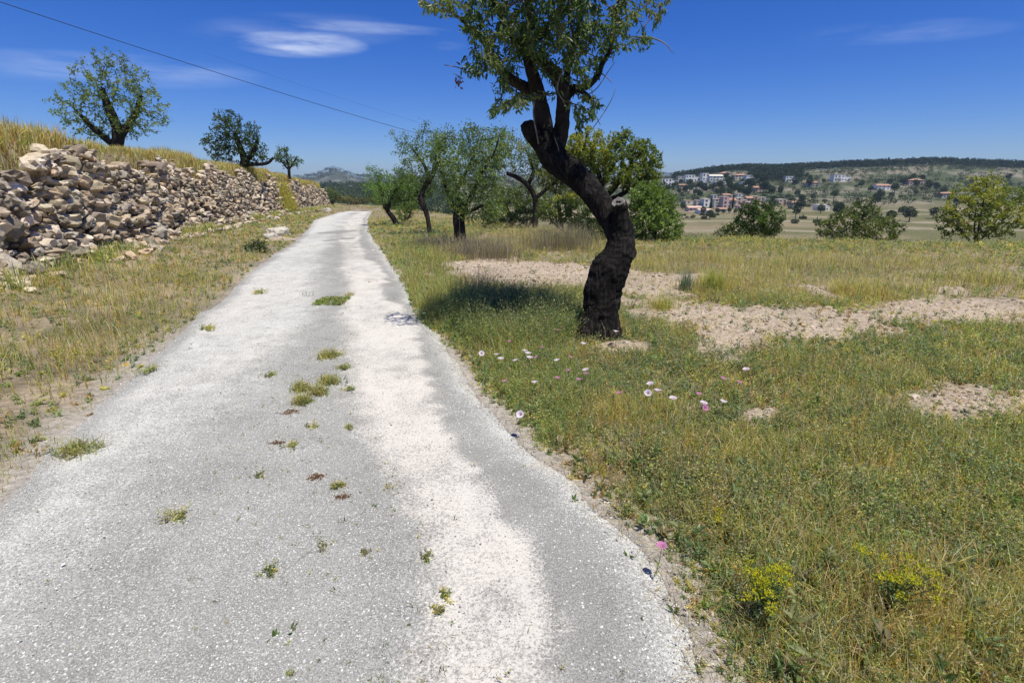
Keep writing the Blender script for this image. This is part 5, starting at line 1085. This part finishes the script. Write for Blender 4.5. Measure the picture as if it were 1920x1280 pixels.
for a in ((1334, 1346, 366, 374, WH, CRM, 'white house behind the left cypress', 'flat', 2), (1354, 1366, 363, 371, CRM, RT, 'cream tiled house behind the tall pink one', 'gable', 2), (1380, 1392, 364, 372, WH, PNK, 'white house behind the pink flat-roofed one', 'flat', 2), (1400, 1413, 379, 388, PNK, CRM, 'pink house below the terracotta one', 'flat', 2), (1416, 1430, 380, 388, WH, RT, 'white tiled house at the right front of the lower town', 'gable', 2), (1303, 1315, 376, 385, CRM, PNK, 'cream house left of the white one in the lower town', 'flat', 2), (1345, 1358, 389, 397, CRM, RT, 'small cream tiled house in front of the pink apartments', 'gable', 1)): house(*a, group=GL, dep=8)
for a in ((1470, 1492, 331, 341, WH, WH, 'white villa on the slope right of the photo centre hill', 'flat', 2), (1510, 1530, 340, 350, CRM, RT, 'cream tiled villa on the right slope', 'hip', 2), (1560, 1590, 328, 340, WH, CRM, 'wide white house high on the right slope', 'flat', 2), (1640, 1662, 345, 356, WH, RT, 'white tiled house low on the right slope', 'gable', 2), (1700, 1725, 335, 346, PNK, RT, 'pink house on the far right slope', 'hip', 2), (1455, 1476, 374, 385, PNK, CRM, 'pink block at the right end of the lower town', 'flat', 2), (1482, 1500, 377, 388, CRM, RT, 'cream tiled house past the right end of the lower town', 'gable', 2), (1530, 1550, 384, 394, WH, WH, 'white house alone in the valley on the right', 'flat', 2), (1760, 1785, 360, 370, CRM, RT, 'cream farmhouse on the far right hillside', 'hip', 2)): house(*a, group='houses beyond the right of the town')
house(797, 816, 367, 384, (.55, .47, .38), (.50, .30, .20), 'small farmhouse with an orange tiled roof seen between the almond trunks', 'gable', 1, Yset=85, dep=5, nwin=3)
house(842, 855, 378, 394, (.78, .76, .73), WH, 'white gabled outbuilding seen left of the straight black trunk', 'gable', 1, Yset=80, dep=4, nwin=1)
house(655, 671, 348, 351.6, WH, WH, 'distant low white building on the wooded slope beyond the bend', 'flat', 1, dep=8)

# trees on the hillsides: a thing each
def scatter(n, x0, x1, y0, y1, kinds, smin, smax, label, group, avoid=True):
    for i in range(n):
        px, py = random.uniform(x0, x1), random.uniform(y0, y1); X, Y = px_ground_far(px, py)
        put_tree(random.choice(kinds), X, Y, random.uniform(smin, smax), label, group, random.uniform(.8, 1.1))
SP = [(1292, 352, 1.6, 'dark bushy tree under the villa second from the left'), (1262, 356, 1.3, 'dark tree below the leftmost white house'), (1276, 346, 1.1, 'tree between the leftmost white house and the villa'), (1300, 356, 1.7, 'big tree under the hilltop villa'), (1318, 362, 1.7, 'big dark tree in the middle of the slope'), (1303, 366, 1.3, 'round tree low on the slope'), (1310, 371, 1.3, 'round tree just above the white lower house'), (1273, 365, 1.2, 'round tree at the left foot of the slope'),
      (1361, 338, 1.5, 'dark tree right of the largest white building'), (1371, 340, 1.3, 'dark tree beside the beige tiled house'), (1350, 356, 1.5, 'green tree in mid slope below the largest white building'), (1338, 358, 1.4, 'olive-green tree below the cream slope house'), (1365, 345, 1.3, 'dark tree above the ochre house'), (1390, 347, 1.5, 'dark tree below the beige tiled house'), (1403, 352, 1.6, 'tall dark tree left of the pinkish house'), (1395, 366, 1.6, 'broad green tree above the terracotta house'), (1375, 364, 1.6, 'broad green tree above the pink house'), (1355, 366, 1.5, 'broad tree above the tall pink house'), (1430, 362, 2.0, 'large green tree right of the pinkish house'),
      (1418, 342, 1.9, 'large pine right of the small white house'), (1432, 348, 2.0, 'large pine near the right edge of the slope'), (1330, 412, 1.5, 'dark round tree in front of the left cypress'), (1318, 402, 1.1, 'small dark tree in front of the white low house'), (1280, 395, 1.3, 'tree at the left of the long pink house'), (1345, 402, .9, 'green hedge tree in front of the cream apartment house'), (1356, 401, .9, 'green hedge tree in front of the tall pink house'), (1367, 401, .9, 'green hedge tree near the right cypress'), (1378, 401, .9, 'green hedge tree right of the right cypress')]
for px, py, s, lb in SP: put_tree(random.choice([0, 1]) , *px_ground_far(px, py), s * (.7 if py > 390 else .85), lb, 'trees among the houses')
seen = set()
def near_marks(n, x0, x1, y0, y1, kinds, smin, smax, group, marks):
    k = 0
    for _ in range(n * 6):
        if k >= n: break
        px, py = random.uniform(x0, x1), random.uniform(y0, y1); q = min(marks, key=lambda c: (c[0] - px) ** 2 + 4 * (c[1] - py) ** 2); dx, dy = px - q[0], (py - q[1]) * 1.6
        rel = ('left of' if dx < 0 else 'right of') if abs(dx) > abs(dy) else ('above' if dy < 0 else 'below'); far_ = 'just ' if math.hypot(dx, dy) < 14 else 'well '
        kd = random.choice(kinds); s_ = random.uniform(smin, smax); sz = 'small' if s_ < smin + (smax - smin) * .45 else 'large'
        lb = '%s %s %s%s the %s' % (sz, {0: 'round green tree', 1: 'dark pine', 3: 'grey-green shrub'}[kd], far_, rel, q[2])
        if lb in seen: continue
        seen.add(lb); put_tree(kd, *px_ground_far(px, py), s_, lb, group, random.uniform(.8, 1.1)); k += 1
VM = [(1254, 342, 'leftmost white hillside house'), (1296, 334, 'hilltop villa second from left'), (1318, 344, 'small white villa on the slope'), (1331, 349, 'cream house on the slope'), (1376, 352, 'low ochre house'), (1418, 353, 'pinkish hillside house'), (1257, 361, 'low cream village house'), (1404, 333, 'small white house under the pines'), (1350, 362, 'tall pink apartment house')]
near_marks(60, 1240, 1440, 344, 369, [0, 1, 3], .8, 1.5, 'trees on the village slope', VM)
near_marks(14, 1275, 1345, 402, 413, [3], .7, 1.1, 'shrubs in the valley field', [(1299, 392, 'long low pink house'), (1319, 396, 'white low house in front of the town'), (1332, 396, 'left cypress')])
RM = [(1481, 336, 'white villa on the right slope'), (1520, 345, 'cream tiled villa on the right slope'), (1575, 334, 'wide white house on the right slope'), (1651, 350, 'low white tiled house on the right'), (1712, 340, 'pink house on the far right slope'), (1465, 380, 'pink block ending the lower town'), (1491, 382, 'cream tiled house past the lower town'), (1540, 389, 'lone white house in the valley'), (1772, 365, 'cream farmhouse on the far right')]
near_marks(80, 1440, 1920, 335, 420, [0, 1, 3], .9, 1.6, 'trees on the right hillside', RM)
# woods: crest pines and wooded valley on the left
def wood(name, label, pts_fn, n, s, cols, kind_h=(1.9, 1.9, 1.6), nl=34):
    a = Acc(); X, Y = pts_fn(n); Z = G(X, Y); sc = s * rng.uniform(.7, 1.3, len(X)); m = len(X)
    base = np.stack([X, Y, Z + 1.9 * sc], -1); v = unit(rnd(m * nl)) * rng.uniform(.6, 1, (m * nl, 1)); P = np.repeat(base, nl, 0) + v * np.array(kind_h) * np.repeat(sc, nl)[:, None]
    tone = np.repeat(rng.uniform(.75, 1.3, m), nl)[:, None]; sz = np.repeat(sc, nl) * rng.uniform(.5, .9, m * nl)
    add_leaves(a, P, rnd(m * nl) + [0, 0, .3], sz * 1.1, sz * .85, pal(cols, m * nl, .2) * tone, .3); tag(a.build(name, M_far), label, 'wood', kind='stuff')
def band(x0, x1, Y0, Y1, thr=.0, sc=60):
    def f(n):
        Y = rng.uniform(Y0, Y1, n); px = rng.uniform(x0, x1, n); X = (px - 960) / F * Y * math.cos(0) * .956; k = (.5 + .5 * fbm(X / sc, Y / sc, 111, 3)) > thr; return X[k], Y[k]
    return f
wood('pine_wood', 'dark pine wood along the crest above the hilltop village', band(1262, 1960, 790, 900), 1900, 2.4, [(.028, .05, .022), (.04, .065, .028), (.035, .055, .03)])
wood('hilltop_pines', 'dark pines spreading down the hill at the right end of the village', band(1405, 1500, 640, 800), 420, 2.3, [(.028, .05, .022), (.04, .065, .028)])
wood('valley_wood', 'dark green wood filling the valley beyond the bend of the lane', band(-60, 860, 110, 820, .28, 50), 6500, 1.8, [(.04, .07, .028), (.055, .085, .035), (.08, .10, .045)], nl=30)
wood('hillside_scrub', 'scattered scrub on the slopes around the town', band(860, 1960, 440, 860, .42, 25), 3600, 1.3, [(.06, .08, .04), (.09, .105, .05), (.05, .07, .03)], (1.9, 1.9, 1.1), nl=26)
wood('far_wood', 'scrub and woods on the far ridge', band(-60, 1960, 1700, 2700, .42, 120), 5200, 5.5, [(.05, .07, .04), (.07, .09, .05)], (1.9, 1.9, .9), nl=12)
print('all built')

# ------------------------------------------------------------------ overhead cables and their pole
def cable(p0, p1, sag, r, label):
    a = Acc(); t = np.linspace(0, 1, 60)[:, None]; P = p0 * (1 - t) + p1 * t; P[:, 2] -= (4 * sag * t * (1 - t))[:, 0]; tube(a, P, np.full(60, r), 5, (.03, .03, .035), 0, True, 1)
    tag(a.build('overhead_cable', M_cable, None, P[0]), label, 'cable', 'overhead cables')
pe = at(905, 283, 66); 
c0 = at(-150, -46, 26)
cable(c0, pe, .35, .017, 'black overhead cable slanting down across the sky to the almond trees')
cable(at(380, 98, 60), at(912, 268, 82), .2, .007, 'faint thin second cable above the almond trees')
gp = np.array([pe[0], pe[1], g1(pe[0], pe[1]) - .3]); pl = empty('utility_pole', tuple(gp), 'wooden pole hidden behind the almond crowns that carries the cables', 'pole')
a = Acc(); tube(a, [gp, (gp + pe) / 2, pe + [0, 0, .3]], [.15, .13, .10], 12, (.16, .12, .09), 0, True, 2); a.build('post', M_wood, pl, gp, smooth=True)
a = Acc(); tube(a, [pe + [-.5, 0, -.05], pe + [.5, 0, -.05]], [.05, .05], 6, (.14, .11, .08)); ca_ = a.build('crossarm', M_wood, pl, gp)
for x_ in (-.4, 0, .4):
    a = Acc(); tube(a, [pe + [x_, 0, 0], pe + [x_, 0, .14]], [.035, .025], 8, (.3, .28, .25)); a.build('insulator', M_wood, ca_, gp)

# ------------------------------------------------------------------ air
hz = Acc(); x0, x1, y0, y1, z0, z1 = -4000, 4000, -4000, 4000, float(GZ.min()) - 1, float(max(GZ.max(), 60)) + 16
hz.add([[x0, y0, z0], [x1, y0, z0], [x1, y1, z0], [x0, y1, z0], [x0, y0, z1], [x1, y0, z1], [x1, y1, z1], [x0, y1, z1]], [[0, 3, 2, 1], [4, 5, 6, 7], [0, 1, 5, 4], [1, 2, 6, 5], [2, 3, 7, 6], [3, 0, 4, 7]])
mh = bpy.data.materials.new('haze'); mh.use_nodes = True; nt = mh.node_tree; nt.nodes.clear(); ou = nt.nodes.new('ShaderNodeOutputMaterial'); pv = nt.nodes.new('ShaderNodeVolumePrincipled')
pv.inputs['Color'].default_value = (.62, .78, 1, 1); pv.inputs['Density'].default_value = .00011; pv.inputs['Anisotropy'].default_value = .1; nt.links.new(pv.outputs[0], ou.inputs['Volume'])
tag(hz.build('haze', mh), 'thin blue haze over the far hills', 'haze', kind='stuff')
